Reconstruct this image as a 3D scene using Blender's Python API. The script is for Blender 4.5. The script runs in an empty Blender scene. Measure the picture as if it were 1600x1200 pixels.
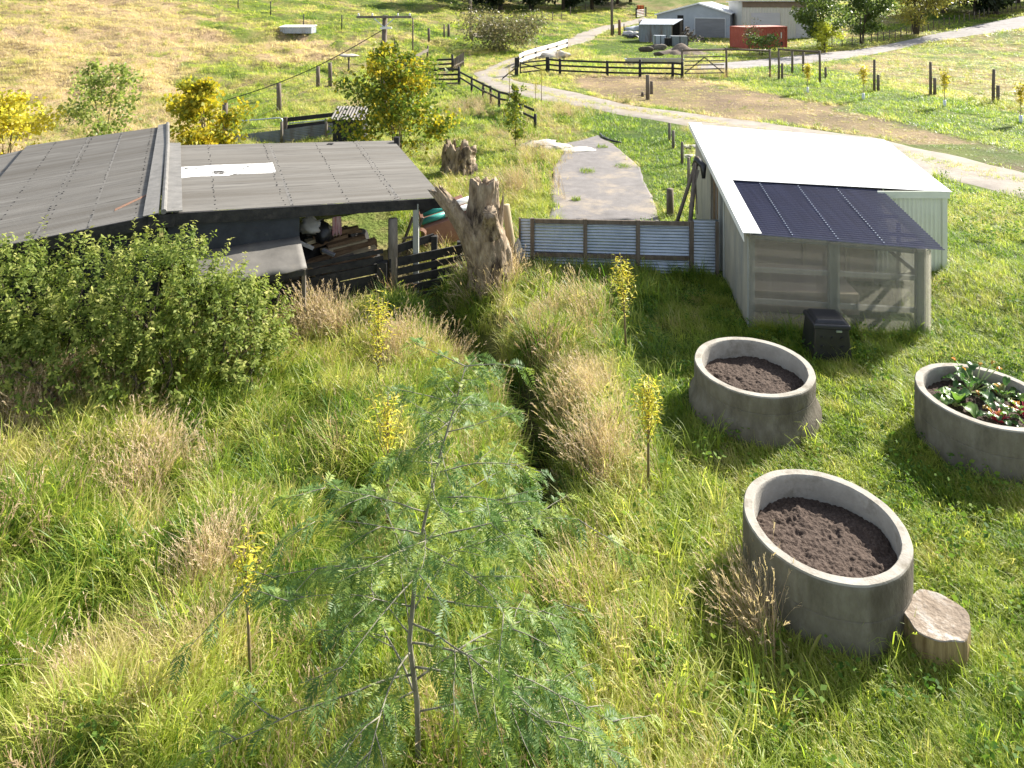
import bpy, math, random
import numpy as np
from mathutils import Vector, Matrix
random.seed(7); rng = np.random.default_rng(11)
scene = bpy.context.scene
C = scene.collection
# ------------------------------------------------------------------ camera, sky, sun, exposure
CAMH = 7.0; FPX = 1100.0; CX = 800.0; HY = -15.0       # photograph: verticals kept upright (shifted lens)
cd = bpy.data.cameras.new('camera'); cam = bpy.data.objects.new('camera', cd); C.objects.link(cam)
cam.location = (0, 0, CAMH); cam.rotation_euler = (math.radians(90), 0, 0)
cd.sensor_width = 36.0; cd.lens = FPX / 1600 * 36; cd.shift_y = -(600 - HY) / 1600
cd.clip_start = 0.1; cd.clip_end = 2000
scene.camera = cam
SUN_AZ = math.radians(53); SUN_EL = math.radians(33)
SD = Vector((math.sin(SUN_AZ)*math.cos(SUN_EL), math.cos(SUN_AZ)*math.cos(SUN_EL), math.sin(SUN_EL)))
W = bpy.data.worlds.new('World'); scene.world = W; W.use_nodes = True
wn = W.node_tree.nodes; bg = wn['Background']; sk = wn.new('ShaderNodeTexSky')
sk.sky_type = 'NISHITA'; sk.sun_disc = False; sk.sun_elevation = SUN_EL; sk.sun_rotation = SUN_AZ
hs = wn.new('ShaderNodeHueSaturation'); hs.inputs['Saturation'].default_value = .55; W.node_tree.links.new(sk.outputs[0], hs.inputs['Color']); W.node_tree.links.new(hs.outputs[0], bg.inputs[0]); bg.inputs[1].default_value = 0.095
sl = bpy.data.lights.new('sun', 'SUN'); sl.energy = 5.0; sl.angle = math.radians(0.5); sl.color = (1.0, 0.94, 0.84)
so = bpy.data.objects.new('sun', sl); C.objects.link(so)
so.rotation_euler = SD.to_track_quat('Z', 'Y').to_euler(); so.location = (20, 20, 40)
scene.view_settings.view_transform = 'Standard'; scene.view_settings.look = 'None'
scene.view_settings.gamma = 1.0; scene.view_settings.exposure = 1.5
scene.view_settings.use_curve_mapping = False
scene.cycles.max_bounces = 8; scene.cycles.transparent_max_bounces = 12
scene.cycles.use_denoising = True

# ------------------------------------------------------------------ noise and terrain
_tab = np.random.default_rng(3).random((6, 256, 256))
def vn(x, y, s=1.0, k=0):
    x = np.asarray(x, float)/s + 1000.3; y = np.asarray(y, float)/s + 1000.7
    xi = np.floor(x).astype(int); yi = np.floor(y).astype(int); fx = x-xi; fy = y-yi
    fx = fx*fx*(3-2*fx); fy = fy*fy*(3-2*fy); T = _tab[k % 6]
    a = T[xi % 256, yi % 256]; b = T[(xi+1) % 256, yi % 256]; c = T[xi % 256, (yi+1) % 256]; d = T[(xi+1) % 256, (yi+1) % 256]
    return ((a*(1-fx)+b*fx)*(1-fy)+(c*(1-fx)+d*fx)*fy)*2-1
def fbm(x, y, s, k=0): return (vn(x, y, s, k)+.5*vn(x, y, s/2.1, k+1)+.25*vn(x, y, s/4.3, k+2))/1.75
def softp(v, k): return np.where(v > 30*k, v, k*np.log1p(np.exp(np.clip(v/k, -60, 30))))
def sstep(v, a, b):
    t = np.clip((v-a)/(b-a), 0, 1); return t*t*(3-2*t)
def pdist(x, y, pl):
    x = np.asarray(x, float); y = np.asarray(y, float); d = np.full(x.shape, 1e9)
    for (ax, ay), (bx, by) in zip(pl[:-1], pl[1:]):
        ux, uy = bx-ax, by-ay; t = np.clip(((x-ax)*ux+(y-ay)*uy)/(ux*ux+uy*uy), 0, 1)
        d = np.minimum(d, np.hypot(x-ax-t*ux, y-ay-t*uy))
    return d
DITCH = [(-2.6, 17.4), (-1.85, 16.0), (-.95, 14.3), (.15, 12.6), (.55, 11.2), (.45, 10.0), (.25, 8.9), (.05, 7.6), (-.1, 4.5)]
BANK = [(-.5, 16.4), (.35, 14.4), (1.05, 12.6), (1.4, 11.0), (1.35, 9.6), (1.15, 8.4)]
def smooth_ground(x, y):
    x = np.asarray(x, float); y = np.asarray(y, float)
    z = .13*softp(-.85*x+.53*y-43, 2.5)+.09*softp(.9*x+.44*y-78, 4)
    z = z-.10*np.exp(-((x+3)**2+(y-17)**2)/9)
    z = z+.32*sstep(x, 8.6, 11)*sstep(y, 13.5, 16.5)*(1-sstep(y, 22, 34))
    return z
LUMPF = [1.0]
def GZ(x, y, lumps=True):
    x = np.asarray(x, float); y = np.asarray(y, float); z = smooth_ground(x, y)
    d = pdist(x, y, DITCH); dep = 1.2*sstep(y, 7.6, 9.8)+.08
    z = z-dep*np.exp(-(d/.47)**2)*(1-.55*sstep(y, 15, 16.4))*(1-sstep(y, 16.6, 18.2))
    b = pdist(x, y, BANK); z = z+.12*np.exp(-(b/.6)**2)*(1+.8*vn(x, y, .9, 3))
    sc_ = (x+28)*.75-(y-72)*.66; al_ = (x+28)*.66+(y-72)*.75       # small slip scarp on the hillside
    z = z-1.3*np.exp(-(al_/7)**2)*sstep(sc_, -1.2, .2)*(1-sstep(sc_, 1, 6))
    if lumps:
        left = (1-sstep(x, -.6, .6))*(1-sstep(y, 14.5, 17))
        mid = (1-sstep(x, 0, 3.5))*sstep(y, 23, 27)
        hill = sstep(-.85*x+.53*y, 36, 46)
        rp = sstep(.9*x-.35*y, 19, 26)*sstep(y, 30, 40)
        fld = np.clip(rmask(x, y), 0, 1)
        z = z+((.26*left*fbm(x, y, 1.5, 0)+.16*left*np.clip(fbm(x, y, .75, 3), -.4, 1))+.05*fbm(x, y, .9, 2)*sstep(d, .4, 1.2))*(1-sstep(y, 20, 24))
        z = z+fld*(.32*mid*(1-.5*hill)*fbm(x, y, 1.9, 1)+(.6*hill*fbm(x, y, 4.5, 3)+.42*hill*fbm(x, y, 1.7, 1))+.42*rp*fbm(x, y, 2.2, 4))
    return z
def gz(x, y, lumps=True): return float(GZ(np.array([x]), np.array([y]), lumps)[0])
RPTS = None
def rmask(x, y):
    if RPTS is None: return np.ones_like(x)
    m = np.full(x.shape, 9.0); far = y > 20
    if far.any():
        xs, ys = x[far], y[far]; mm = np.full(xs.shape, 9.0)
        for px, py in RPTS: mm = np.minimum(mm, np.hypot(xs-px, ys-py))
        m[far] = mm
    return sstep(m, 2.6, 5.0)
# pixel of the photograph -> world, by depth, by height, or on the ground
def P(u, v, Y): return Vector(((u-CX)/FPX*Y, Y, CAMH-(v-HY)/FPX*Y))
def Pz(u, v, z): return P(u, v, (CAMH-z)*FPX/(v-HY))
_Yr = np.concatenate([np.linspace(4, 40, 600), np.linspace(40.1, 400, 2400)])
def G(u, v, up=0.0):
    X = (u-CX)/FPX*_Yr; Z = CAMH-(v-HY)/FPX*_Yr; g = smooth_ground(X, _Yr)
    i = int(np.argmax(Z < g)); i = i if i > 0 else len(_Yr)-1
    return Vector((X[i], _Yr[i], g[i]+up))
def GG(u, v, up=0.0):                                   # same place, on the lumpy ground
    p = G(u, v); p.z = gz(p.x, p.y)+up; return p

# ------------------------------------------------------------------ objects
def tag(o, label, cat, group=None, kind=None):
    if label: o['label'] = label
    if cat: o['category'] = cat
    if group: o['group'] = group
    if kind: o['kind'] = kind
    return o
def root(name, label, cat, loc, group=None):
    o = bpy.data.objects.new(name, None); C.objects.link(o); o.location = loc; o.empty_display_size = .1
    return tag(o, label, cat, group)
def kids(o): return [c for c in C.objects if c.parent == o]
def copy_tree(o, loc, rz=0, sc=1, label=None):
    def rec(s, par):
        c = s.copy(); C.objects.link(c)
        if par: c.parent = par
        for ch in list(s.children): rec(ch, c)
        return c
    r = rec(o, None); r.location = loc; r.rotation_euler = (0, 0, rz); r.scale = (sc, sc, sc)
    if label: r['label'] = label
    return r
Z = Vector((0, 0, 1))
class MB:
    def __init__(s): s.v = []; s.f = []
    def add(s, vs, fs):
        n = len(s.v); s.v += [tuple(v) for v in vs]; s.f += [tuple(i+n for i in f) for f in fs]
    def bar(s, p, q, w, h, up=Z):
        p = Vector(p); q = Vector(q); d = (q-p).normalized()
        a = d.cross(up); a = a.normalized() if a.length > 1e-4 else Vector((1, 0, 0)); b = a.cross(d).normalized()
        vs = [e+a*sx*w/2+b*sy*h/2 for e in (p, q) for sx, sy in ((-1, -1), (1, -1), (1, 1), (-1, 1))]
        s.add(vs, [(3, 2, 1, 0), (4, 5, 6, 7), (0, 1, 5, 4), (1, 2, 6, 5), (2, 3, 7, 6), (3, 0, 4, 7)])
    def post(s, p, w, h, d=None, sink=.15, lean=(0, 0)):
        p = Vector(p); s.bar(p-Z*sink, p+Vector((lean[0], lean[1], h)), w, d or w, Vector((0, 1, 0)))
    def hexa(s, b, t):                                  # bottom four, top four corners
        s.add(list(b)+list(t), [(3, 2, 1, 0), (4, 5, 6, 7), (0, 1, 5, 4), (1, 2, 6, 5), (2, 3, 7, 6), (3, 0, 4, 7)])
    def slab(s, pts, th):                               # polygon thickened downwards along its normal
        pts = [Vector(p) for p in pts]; n = (pts[1]-pts[0]).cross(pts[2]-pts[0]).normalized(); k = len(pts)
        s.add(pts+[p-n*th for p in pts], [tuple(range(k)), tuple(range(2*k-1, k-1, -1))]+[(i, i+k, (i+1) % k+k, (i+1) % k) for i in range(k)])
    def tube(s, pts, rad, n=6, cap=True, wob=0, jag=0):
        pts = [Vector(p) for p in pts]; k = len(pts); rad = list(rad) if hasattr(rad, '__len__') else [rad]*k
        vs = []; a = None; ph = [random.uniform(1-wob, 1+wob) for _ in range(n)]
        for i, p in enumerate(pts):
            d = (pts[min(i+1, k-1)]-pts[max(i-1, 0)]).normalized()
            if a is None: a = d.orthogonal().normalized()
            a = (a-d*a.dot(d)).normalized(); b = d.cross(a)
            for j in range(n):
                t = 2*math.pi*j/n; r = rad[i]*ph[j]*random.uniform(1-wob*.5, 1+wob*.5)
                vs.append(p+(a*math.cos(t)+b*math.sin(t))*r+(d*random.uniform(-jag, jag) if i == k-1 else d*0))
        fs = [(i*n+j, i*n+(j+1) % n, (i+1)*n+(j+1) % n, (i+1)*n+j) for i in range(k-1) for j in range(n)]
        if cap: fs += [tuple(range(n-1, -1, -1)), tuple(range((k-1)*n, k*n))]
        s.add(vs, fs)
    def lathe(s, prof, c, n=48, wob=None):
        c = Vector(c); vs = []
        for r, z in prof:
            for j in range(n):
                t = 2*math.pi*j/n; rr = r*(1+(wob(t, z) if wob else 0)); vs.append(c+Vector((rr*math.cos(t), rr*math.sin(t), z)))
        s.add(vs, [(i*n+j, i*n+(j+1) % n, (i+1)*n+(j+1) % n, (i+1)*n+j) for i in range(len(prof)-1) for j in range(n)])
    def corr(s, a, b, c, d, pitch=.076, amp=.011, nt=6, k=5, n=None, jit=0):   # a-b across the waves, a-d along them
        a, b, c, d = map(Vector, (a, b, c, d)); nn = (b-a).cross(d-a).normalized(); nn = nn if n is None else Vector(n)
        L = max((b-a).length, (c-d).length); ns = max(4, int(L/pitch*k)); vs = []
        for i in range(ns+1):
            u = i/ns
            for j in range(nt+1):
                t = j/nt; vs.append((a*(1-u)+b*u)*(1-t)+(d*(1-u)+c*u)*t+nn*(amp*math.sin(2*math.pi*u*L/pitch)+random.uniform(-jit, jit)))
        s.add(vs, [(i*(nt+1)+j, (i+1)*(nt+1)+j, (i+1)*(nt+1)+j+1, i*(nt+1)+j+1) for i in range(ns) for j in range(nt)])
    def build(s, name, mat, parent=None, smooth=False, bevel=0):
        off = Vector(parent_world(parent)) if parent else Vector((0, 0, 0))
        me = bpy.data.meshes.new(name); me.from_pydata([tuple(Vector(v)-off) for v in s.v], [], s.f); me.update()
        me.materials.append(mat)
        if smooth: me.polygons.foreach_set('use_smooth', [True]*len(me.polygons))
        o = bpy.data.objects.new(name, me); C.objects.link(o)
        if parent: o.parent = parent
        if bevel:
            m = o.modifiers.new('bevel', 'BEVEL'); m.width = bevel; m.segments = 2; m.limit_method = 'ANGLE'
        return o
def parent_world(o):
    v = Vector(o.location)
    while o.parent: o = o.parent; v += Vector(o.location)
    return v
def np_mesh(name, V, Q, mat, attrs=None, smooth=True):
    me = bpy.data.meshes.new(name); V = np.asarray(V, np.float32); Q = np.asarray(Q, np.int32)
    me.vertices.add(len(V)); me.vertices.foreach_set('co', V.ravel())
    me.loops.add(Q.size); me.loops.foreach_set('vertex_index', Q.ravel())
    me.polygons.add(len(Q)); me.polygons.foreach_set('loop_start', np.arange(0, Q.size, Q.shape[1], dtype=np.int32))
    me.update(calc_edges=True); me.validate()
    if smooth: me.polygons.foreach_set('use_smooth', np.ones(len(Q), bool))
    for k, a in (attrs or {}).items():
        at = me.attributes.new(k, 'FLOAT', 'POINT'); at.data.foreach_set('value', np.asarray(a, np.float32))
    if mat: me.materials.append(mat)
    return me
def link_mesh(name, me, parent=None, loc=(0, 0, 0)):
    o = bpy.data.objects.new(name, me); C.objects.link(o); o.parent = parent; o.location = loc; return o

# ------------------------------------------------------------------ materials
def nt_of(name):
    m = bpy.data.materials.new(name); m.use_nodes = True; t = m.node_tree; return m, t, t.nodes, t.links
def ramp(N, stops):
    r = N.new('ShaderNodeValToRGB'); e = r.color_ramp.elements
    e[0].position = stops[0][0]; e[0].color = (*stops[0][1], 1); e[1].position = stops[-1][0]; e[1].color = (*stops[-1][1], 1)
    for p, c in stops[1:-1]: x = e.new(p); x.color = (*c, 1)
    return r
def mat(name, stops, scale=4, stretch=(1, 1, 1), rough=.85, bump=.15, bscale=None, metal=0, spec=.3, stain=None, stain_scale=1.2, stain_at=(.52, .68), detail=6, rotz=0):
    m, t, N, L = nt_of(name); b = N['Principled BSDF']
    tc = N.new('ShaderNodeTexCoord'); mp = N.new('ShaderNodeMapping'); mp.inputs['Scale'].default_value = stretch
    m0 = N.new('ShaderNodeMapping'); m0.inputs['Rotation'].default_value = (0, 0, rotz); L.new(tc.outputs['Object'], m0.inputs[0]); L.new(m0.outputs[0], mp.inputs[0]); n = N.new('ShaderNodeTexNoise'); n.inputs['Scale'].default_value = scale
    n.inputs['Detail'].default_value = detail; n.inputs['Roughness'].default_value = .65; L.new(mp.outputs[0], n.inputs[0])
    if not isinstance(stops, list): stops = [(.3, tuple(c*.75 for c in stops)), (.7, tuple(min(1, c*1.2) for c in stops))]
    r = ramp(N, stops); L.new(n.outputs[0], r.inputs[0]); col = r.outputs[0]
    if stain:
        n2 = N.new('ShaderNodeTexNoise'); n2.inputs['Scale'].default_value = stain_scale; n2.inputs['Detail'].default_value = 8
        n2.inputs['Roughness'].default_value = .7; L.new(mp.outputs[0], n2.inputs[0])
        mr = N.new('ShaderNodeMapRange'); mr.inputs[1].default_value, mr.inputs[2].default_value = stain_at; L.new(n2.outputs[0], mr.inputs[0])
        mx = N.new('ShaderNodeMixRGB'); L.new(mr.outputs[0], mx.inputs[0]); L.new(col, mx.inputs[1]); mx.inputs[2].default_value = (*stain, 1); col = mx.outputs[0]
    L.new(col, b.inputs['Base Color']); b.inputs['Roughness'].default_value = rough; b.inputs['Metallic'].default_value = metal
    b.inputs['Specular IOR Level'].default_value = spec
    if bump:
        n3 = N.new('ShaderNodeTexNoise'); n3.inputs['Scale'].default_value = bscale or scale*4; n3.inputs['Detail'].default_value = 8; L.new(mp.outputs[0], n3.inputs[0])
        bp = N.new('ShaderNodeBump'); bp.inputs['Strength'].default_value = min(1, bump*2); bp.inputs['Distance'].default_value = .02
        L.new(n3.outputs[0], bp.inputs['Height']); L.new(bp.outputs[0], b.inputs['Normal'])
    return m
def leafmat(name, stops, trans=.45, inst=False, spread=.5, rough=.5, spec=.35, tboost=1.25):
    m, t, N, L = nt_of(name); b = N['Principled BSDF']; out = N['Material Output']
    a = N.new('ShaderNodeAttribute'); a.attribute_name = 'var'; fac = a.outputs['Fac']
    if inst:
        ti = N.new('ShaderNodeAttribute'); ti.attribute_type = 'INSTANCER'; ti.attribute_name = 'tint'
        m1 = N.new('ShaderNodeMath'); m1.operation = 'MULTIPLY_ADD'; m1.inputs[1].default_value = spread; L.new(a.outputs['Fac'], m1.inputs[0])
        m2 = N.new('ShaderNodeMath'); m2.operation = 'SUBTRACT'; m2.inputs[1].default_value = spread/2; L.new(ti.outputs['Fac'], m2.inputs[0]); L.new(m2.outputs[0], m1.inputs[2]); fac = m1.outputs[0]
    r = ramp(N, stops); L.new(fac, r.inputs[0]); L.new(r.outputs[0], b.inputs['Base Color'])
    b.inputs['Roughness'].default_value = rough; b.inputs['Specular IOR Level'].default_value = spec
    tr = N.new('ShaderNodeBsdfTranslucent'); g = N.new('ShaderNodeMixRGB'); g.blend_type = 'MULTIPLY'; g.inputs[0].default_value = 1
    L.new(r.outputs[0], g.inputs[1]); g.inputs[2].default_value = (tboost*1.1, tboost*1.15, tboost*.75, 1); L.new(g.outputs[0], tr.inputs[0])
    mx = N.new('ShaderNodeMixShader'); mx.inputs[0].default_value = trans; L.new(b.outputs[0], mx.inputs[1]); L.new(tr.outputs[0], mx.inputs[2])
    L.new(mx.outputs[0], out.inputs['Surface']); return m
wood_dark = mat('black stained timber', [(.3, (.012, .012, .014)), (.7, (.04, .038, .036))], 6, (1, 1, 1), .75, .2, stain=(.10, .09, .08), stain_at=(.58, .8))
wood_grey = mat('weathered grey timber', [(.3, (.10, .085, .07)), (.7, (.24, .21, .175))], 9, (1, 1, .25), .9, .3, stain=(.06, .05, .04))
wood_post = mat('old round post', [(.3, (.085, .065, .05)), (.7, (.2, .165, .13))], 7, (1, 1, .2), .9, .3)
wood_pale = mat('pale treated timber', [(.3, (.30, .24, .14)), (.7, (.46, .38, .25))], 7, (1, 1, .2), .8, .15)
wood_brown = mat('sawn brown timber', [(.3, (.10, .062, .034)), (.7, (.24, .155, .085))], 8, (.3, 1, 1), .85, .2)
wood_frame = mat('grey green treated frame', [(.3, (.27, .28, .26)), (.7, (.38, .39, .36))], 6, (1, 1, .3), .85, .15)
white_paint = mat('white painted rail', [(.3, (.62, .61, .58)), (.7, (.8, .8, .78))], 6, rough=.6, bump=.05, stain=(.35, .33, .3), stain_at=(.62, .8))
ROOF_AX = -math.radians(29)
def roof_mat(name, rot): return mat(name, [(.28, (.12, .112, .10)), (.5, (.20, .188, .168)), (.72, (.27, .255, .23))], 2.2, (.22, 5.5, 1), .7, .05, spec=.25, stain=(.15, .137, .118), stain_scale=.55, stain_at=(.46, .62), rotz=rot)
roof_old = roof_mat('old painted roofing iron', ROOF_AX)
flash_old = mat('old lead flashing', [(.3, (.12, .115, .105)), (.7, (.2, .19, .175))], 4, rough=.6, stain=(.28, .13, .07), stain_at=(.66, .78))
roof_patch = mat('white roof paint with flakes', [(.3, (.78, .78, .76)), (.7, (.84, .84, .82))], 3, rough=.6, bump=.05, stain=(.07, .065, .06), stain_scale=1.9, stain_at=(.585, .60))
rusty = mat('rust streak', [(.3, (.16, .09, .06)), (.7, (.25, .14, .09))], 5, (1, 3, 1), .8)
ply_dark = mat('black plywood', [(.3, (.02, .023, .03)), (.7, (.04, .045, .055))], 3, rough=.7, stain=(.10, .10, .10), stain_scale=2, stain_at=(.66, .8))
felt = mat('bent grey flashing roof', [(.3, (.10, .094, .085)), (.7, (.16, .15, .135))], 2, rough=.6, bump=.25, bscale=3, stain=(.19, .17, .14), stain_at=(.5, .75))
zinc = mat('galvanised corrugated iron', [(.3, (.36, .41, .48)), (.7, (.5, .55, .62))], 3, rough=.35, bump=.03, metal=.75, spec=.5)
white_iron = mat('white roofing iron', [(.3, (.80, .80, .79)), (.7, (.86, .86, .85))], 2, rough=.5, bump=.02)
cream_iron = mat('pale corrugated wall iron', [(.3, (.60, .63, .52)), (.7, (.70, .72, .62))], 2, rough=.5, bump=.03)
ply_pale = mat('weathered plywood', [(.25, (.20, .20, .17)), (.5, (.33, .31, .25)), (.75, (.44, .40, .30))], 3, (1, 1, .25), .85, .1, stain=(.22, .23, .22), stain_scale=1.1)
ply_tan = mat('tan plywood lining', [(.3, (.42, .33, .23)), (.7, (.55, .45, .33))], 3, (.5, 1, 1), .85, .1)
concrete = mat('cast concrete', [(.3, (.27, .25, .215)), (.7, (.38, .355, .31))], 5, rough=.9, bump=.15, bscale=40, stain=(.17, .15, .115), stain_scale=2.6, stain_at=(.5, .68), detail=12)
concrete_out = mat('shade darkened stained concrete', [(.25, (.10, .088, .066)), (.5, (.16, .143, .11)), (.75, (.23, .21, .17))], 5, (1, 1, .45), rough=.92, bump=.25, bscale=40, stain=(.075, .063, .045), stain_scale=1.5, stain_at=(.47, .66), detail=12)  # shade of the outer wall put into its base colour, mottled by stains
soil_m = mat('dark garden soil', [(.3, (.028, .017, .012)), (.58, (.08, .057, .044)), (.72, (.14, .105, .08)), (.8, (.32, .26, .19))], 34, rough=.95, bump=.5, bscale=45)
gravel = mat('pale gravel road', [(.3, (.19, .165, .14)), (.7, (.33, .295, .255))], 1.1, rough=.95, bump=.4, bscale=14, stain=(.25, .21, .15), stain_scale=.35, stain_at=(.5, .7), detail=12)
gravel_g = mat('grey gravel driveway', [(.3, (.20, .185, .18)), (.7, (.31, .29, .28))], 1.1, rough=.95, bump=.4, bscale=14, stain=(.2, .18, .16), stain_scale=.3, detail=12)
asphalt = mat('worn grey sealed yard', [(.3, (.14, .13, .125)), (.7, (.21, .195, .19))], 2.5, rough=.92, bump=.3, bscale=50, stain=(.31, .26, .20), stain_scale=.5, stain_at=(.5, .66), detail=12)
black_plastic = mat('black plastic', [(.3, (.012, .012, .014)), (.7, (.022, .022, .025))], 3, rough=.4, bump=.02, spec=.5)
bark = mat('sapling bark', [(.3, (.14, .11, .06)), (.7, (.25, .19, .10))], 10, (1, 1, .2), .85, .2)
bark_dk = mat('dark tree bark', [(.3, (.05, .04, .03)), (.7, (.11, .09, .07))], 6, (1, 1, .2), .9, .3)
bark_w = mat('grey green wattle bark', [(.3, (.12, .115, .085)), (.7, (.27, .25, .20))], 9, (1, 1, .3), .8, .2)
dead_m = mat('bleached dead wood', [(.25, (.07, .05, .035)), (.45, (.22, .165, .11)), (.6, (.34, .27, .19)), (.75, (.5, .44, .36))], 5.5, (1.3, 1.3, .5), .95, .9, 18, stain=(.045, .032, .024), stain_scale=1.8, stain_at=(.53, .62), detail=12)
stump_top = mat('cut log face', [(.3, (.12, .09, .065)), (.5, (.24, .195, .15)), (.66, (.5, .47, .43))], 5, rough=.95, bump=.5, stain=(.09, .065, .045), stain_scale=2.5)
log_side = mat('barkless log side', [(.3, (.13, .085, .035)), (.7, (.40, .30, .15))], 9, (1.5, 1.5, .15), .9, .4)
red_box = mat('faded red container paint', [(.3, (.36, .075, .05)), (.7, (.46, .115, .08))], 1.2, rough=.6, stain=(.25, .11, .07), stain_at=(.58, .75))
red_top = mat('sun bleached container roof', [(.3, (.50, .20, .16)), (.7, (.58, .27, .22))], 1.2, rough=.7)
shed_blue = mat('faded blue grey iron', [(.3, (.32, .35, .39)), (.7, (.42, .45, .49))], .8, rough=.5, bump=.02)
shed_roof = mat('pale grey farm roof', [(.3, (.5, .52, .54)), (.7, (.62, .63, .64))], .8, rough=.45, bump=.02)
shed_rust = mat('rusting old iron', [(.3, (.17, .19, .21)), (.7, (.26, .28, .30))], 1, (2, 2, .4), .7, stain=(.13, .085, .06), stain_scale=.6, stain_at=(.5, .7))
shed_cream = mat('beige farm shed cladding', [(.3, (.52, .50, .45)), (.7, (.6, .58, .53))], .6, rough=.5, bump=.02)
door_grey = mat('grey roller door', [(.3, (.19, .19, .2)), (.7, (.25, .25, .26))], .6, (1, 1, 6), .5)
door_pale = mat('pale roller door', [(.3, (.46, .45, .48)), (.7, (.54, .53, .56))], .6, (1, 1, 6), .5)
glaze_brown = mat('brown translucent glazing', [(.3, (.16, .115, .085)), (.7, (.24, .18, .14))], .8, rough=.4)
wire_m = mat('fence wire', (.22, .21, .2), rough=.5, bump=0, metal=.6)
dark_hole = mat('dark board lining and painted shade', [(.3, (.012, .011, .010)), (.7, (.03, .028, .025))], 3)
rock_m = mat('pale rubble', [(.3, (.34, .31, .27)), (.7, (.52, .49, .44))], 5, rough=.95, bump=.4)
teal = mat('teal painted tube', [(.3, (.04, .26, .22)), (.7, (.07, .34, .29))], 3, rough=.4, bump=.02)
pinkish = mat('pink striped cloth', [(.42, (.42, .2, .22)), (.58, (.6, .45, .45))], 9, (3, 3, .2), .9)
sack = mat('clear plastic sheet', [(.3, (.35, .34, .33)), (.7, (.6, .59, .57))], 4, rough=.3, bump=.6, bscale=6)
brick_panel = mat('red brown sheet steel', [(.3, (.26, .13, .09)), (.7, (.34, .18, .13))], 2, rough=.7)
guard_m = mat('white plastic guard', (.7, .74, .78), rough=.5, bump=0)
def poly_mat(name, col, see):
    m, t, N, L = nt_of(name); b = N['Principled BSDF']; out = N['Material Output']
    tc = N.new('ShaderNodeTexCoord'); w = N.new('ShaderNodeTexNoise'); w.inputs['Scale'].default_value = 30
    mp = N.new('ShaderNodeMapping'); mp.inputs['Scale'].default_value = (1, .02, .02); L.new(tc.outputs['Object'], mp.inputs[0]); L.new(mp.outputs[0], w.inputs[0])
    r = ramp(N, [(.35, tuple(c*.6 for c in col)), (.65, col)]); L.new(w.outputs[0], r.inputs[0]); L.new(r.outputs[0], b.inputs['Base Color'])
    b.inputs['Roughness'].default_value = .3
    tr = N.new('ShaderNodeBsdfTransparent'); tr.inputs[0].default_value = (.85, .86, .85, 1)
    tl = N.new('ShaderNodeBsdfTranslucent'); tl.inputs[0].default_value = (*col, 1)
    m0 = N.new('ShaderNodeMixShader'); m0.inputs[0].default_value = .5; L.new(b.outputs[0], m0.inputs[1]); L.new(tl.outputs[0], m0.inputs[2])
    mx = N.new('ShaderNodeMixShader'); mx.inputs[0].default_value = see; L.new(m0.outputs[0], mx.inputs[1]); L.new(tr.outputs[0], mx.inputs[2]); L.new(mx.outputs[0], out.inputs['Surface'])
    return m
poly_clear = poly_mat('clear ribbed polycarbonate', (.64, .60, .52), .68)
poly_dark = poly_mat('smoky corrugated polycarbonate', (.085, .092, .17), .10)

# ------------------------------------------------------------------ ground and roads
def resample(pl, n):
    pl = [Vector(p) for p in pl]; d = [0]
    for a, b in zip(pl[:-1], pl[1:]): d.append(d[-1]+(b-a).length)
    out = []
    for i in range(n):
        t = d[-1]*i/(n-1); k = 0
        while k < len(d)-2 and d[k+1] < t: k += 1
        f = (t-d[k])/max(1e-6, d[k+1]-d[k]); out.append(pl[k].lerp(pl[k+1], f))
    return out
def gl(pix): return [G(*p) for p in pix]
road_a = (gl([(1760, 318), (1600, 270), (1500, 242), (1370, 214), (1230, 196), (1100, 180), (1000, 168), (920, 150), (850, 134), (804, 126), (802, 112), (808, 103), (850, 88), (884, 74), (918, 66), (934, 56), (956, 45), (1000, 36), (1012, 30)]),
          gl([(1760, 365), (1600, 310), (1490, 284), (1370, 254), (1230, 226), (1090, 202), (1000, 186), (920, 170), (850, 158), (775, 143), (745, 126), (736, 116), (784, 96), (830, 82), (880, 64), (904, 52), (942, 40), (990, 31), (1004, 26)]))
road_b = (gl([(1090, 101), (1140, 97), (1280, 83), (1400, 66), (1440, 57), (1520, 40), (1600, 24), (1690, 8)]),
          gl([(1090, 110), (1140, 109), (1290, 97), (1400, 78), (1440, 68), (1520, 56), (1600, 44), (1690, 24)]))
RP = []
for ra in (road_a, road_b):
    A, B = resample(ra[0], 46), resample(ra[1], 46)
    for a, b in zip(A, B): RP += [(a.x, a.y), (b.x, b.y), ((a.x+b.x)/2, (a.y+b.y)/2)]
RP += [(p.x, p.y) for p in gl([(858, 330), (900, 330), (960, 330), (1025, 330), (870, 290), (940, 290), (1005, 290), (880, 250), (930, 250), (980, 255), (880, 228), (940, 220)])]
RPTS = RP
def road(name, ra, m, n=160, k=9, lift=.05, wob=.35):
    A, B = resample(ra[0], n), resample(ra[1], n); V = []; Q = []
    for i, (a, b) in enumerate(zip(A, B)):
        w0 = wob*float(vn(a.x, a.y, 1.7, 2)); w1 = wob*float(vn(b.x, b.y, 1.7, 3)); d = (b-a).normalized()
        for j in range(k+1):
            p = (a+d*w0).lerp(b+d*w1, j/k); V.append((p.x, p.y, 0))
    V = np.array(V); V[:, 2] = GZ(V[:, 0], V[:, 1])+np.tile([-.03]+[lift]*(k-1)+[-.03], n)
    for i in range(n-1):
        for j in range(k): Q.append((i*(k+1)+j, i*(k+1)+j+1, (i+1)*(k+1)+j+1, (i+1)*(k+1)+j))
    o = link_mesh(name, np_mesh(name, V, Q, m)); o['kind'] = 'structure'; return o
road('gravel_road', road_a, gravel); road('driveway', road_b, gravel_g)
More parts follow.
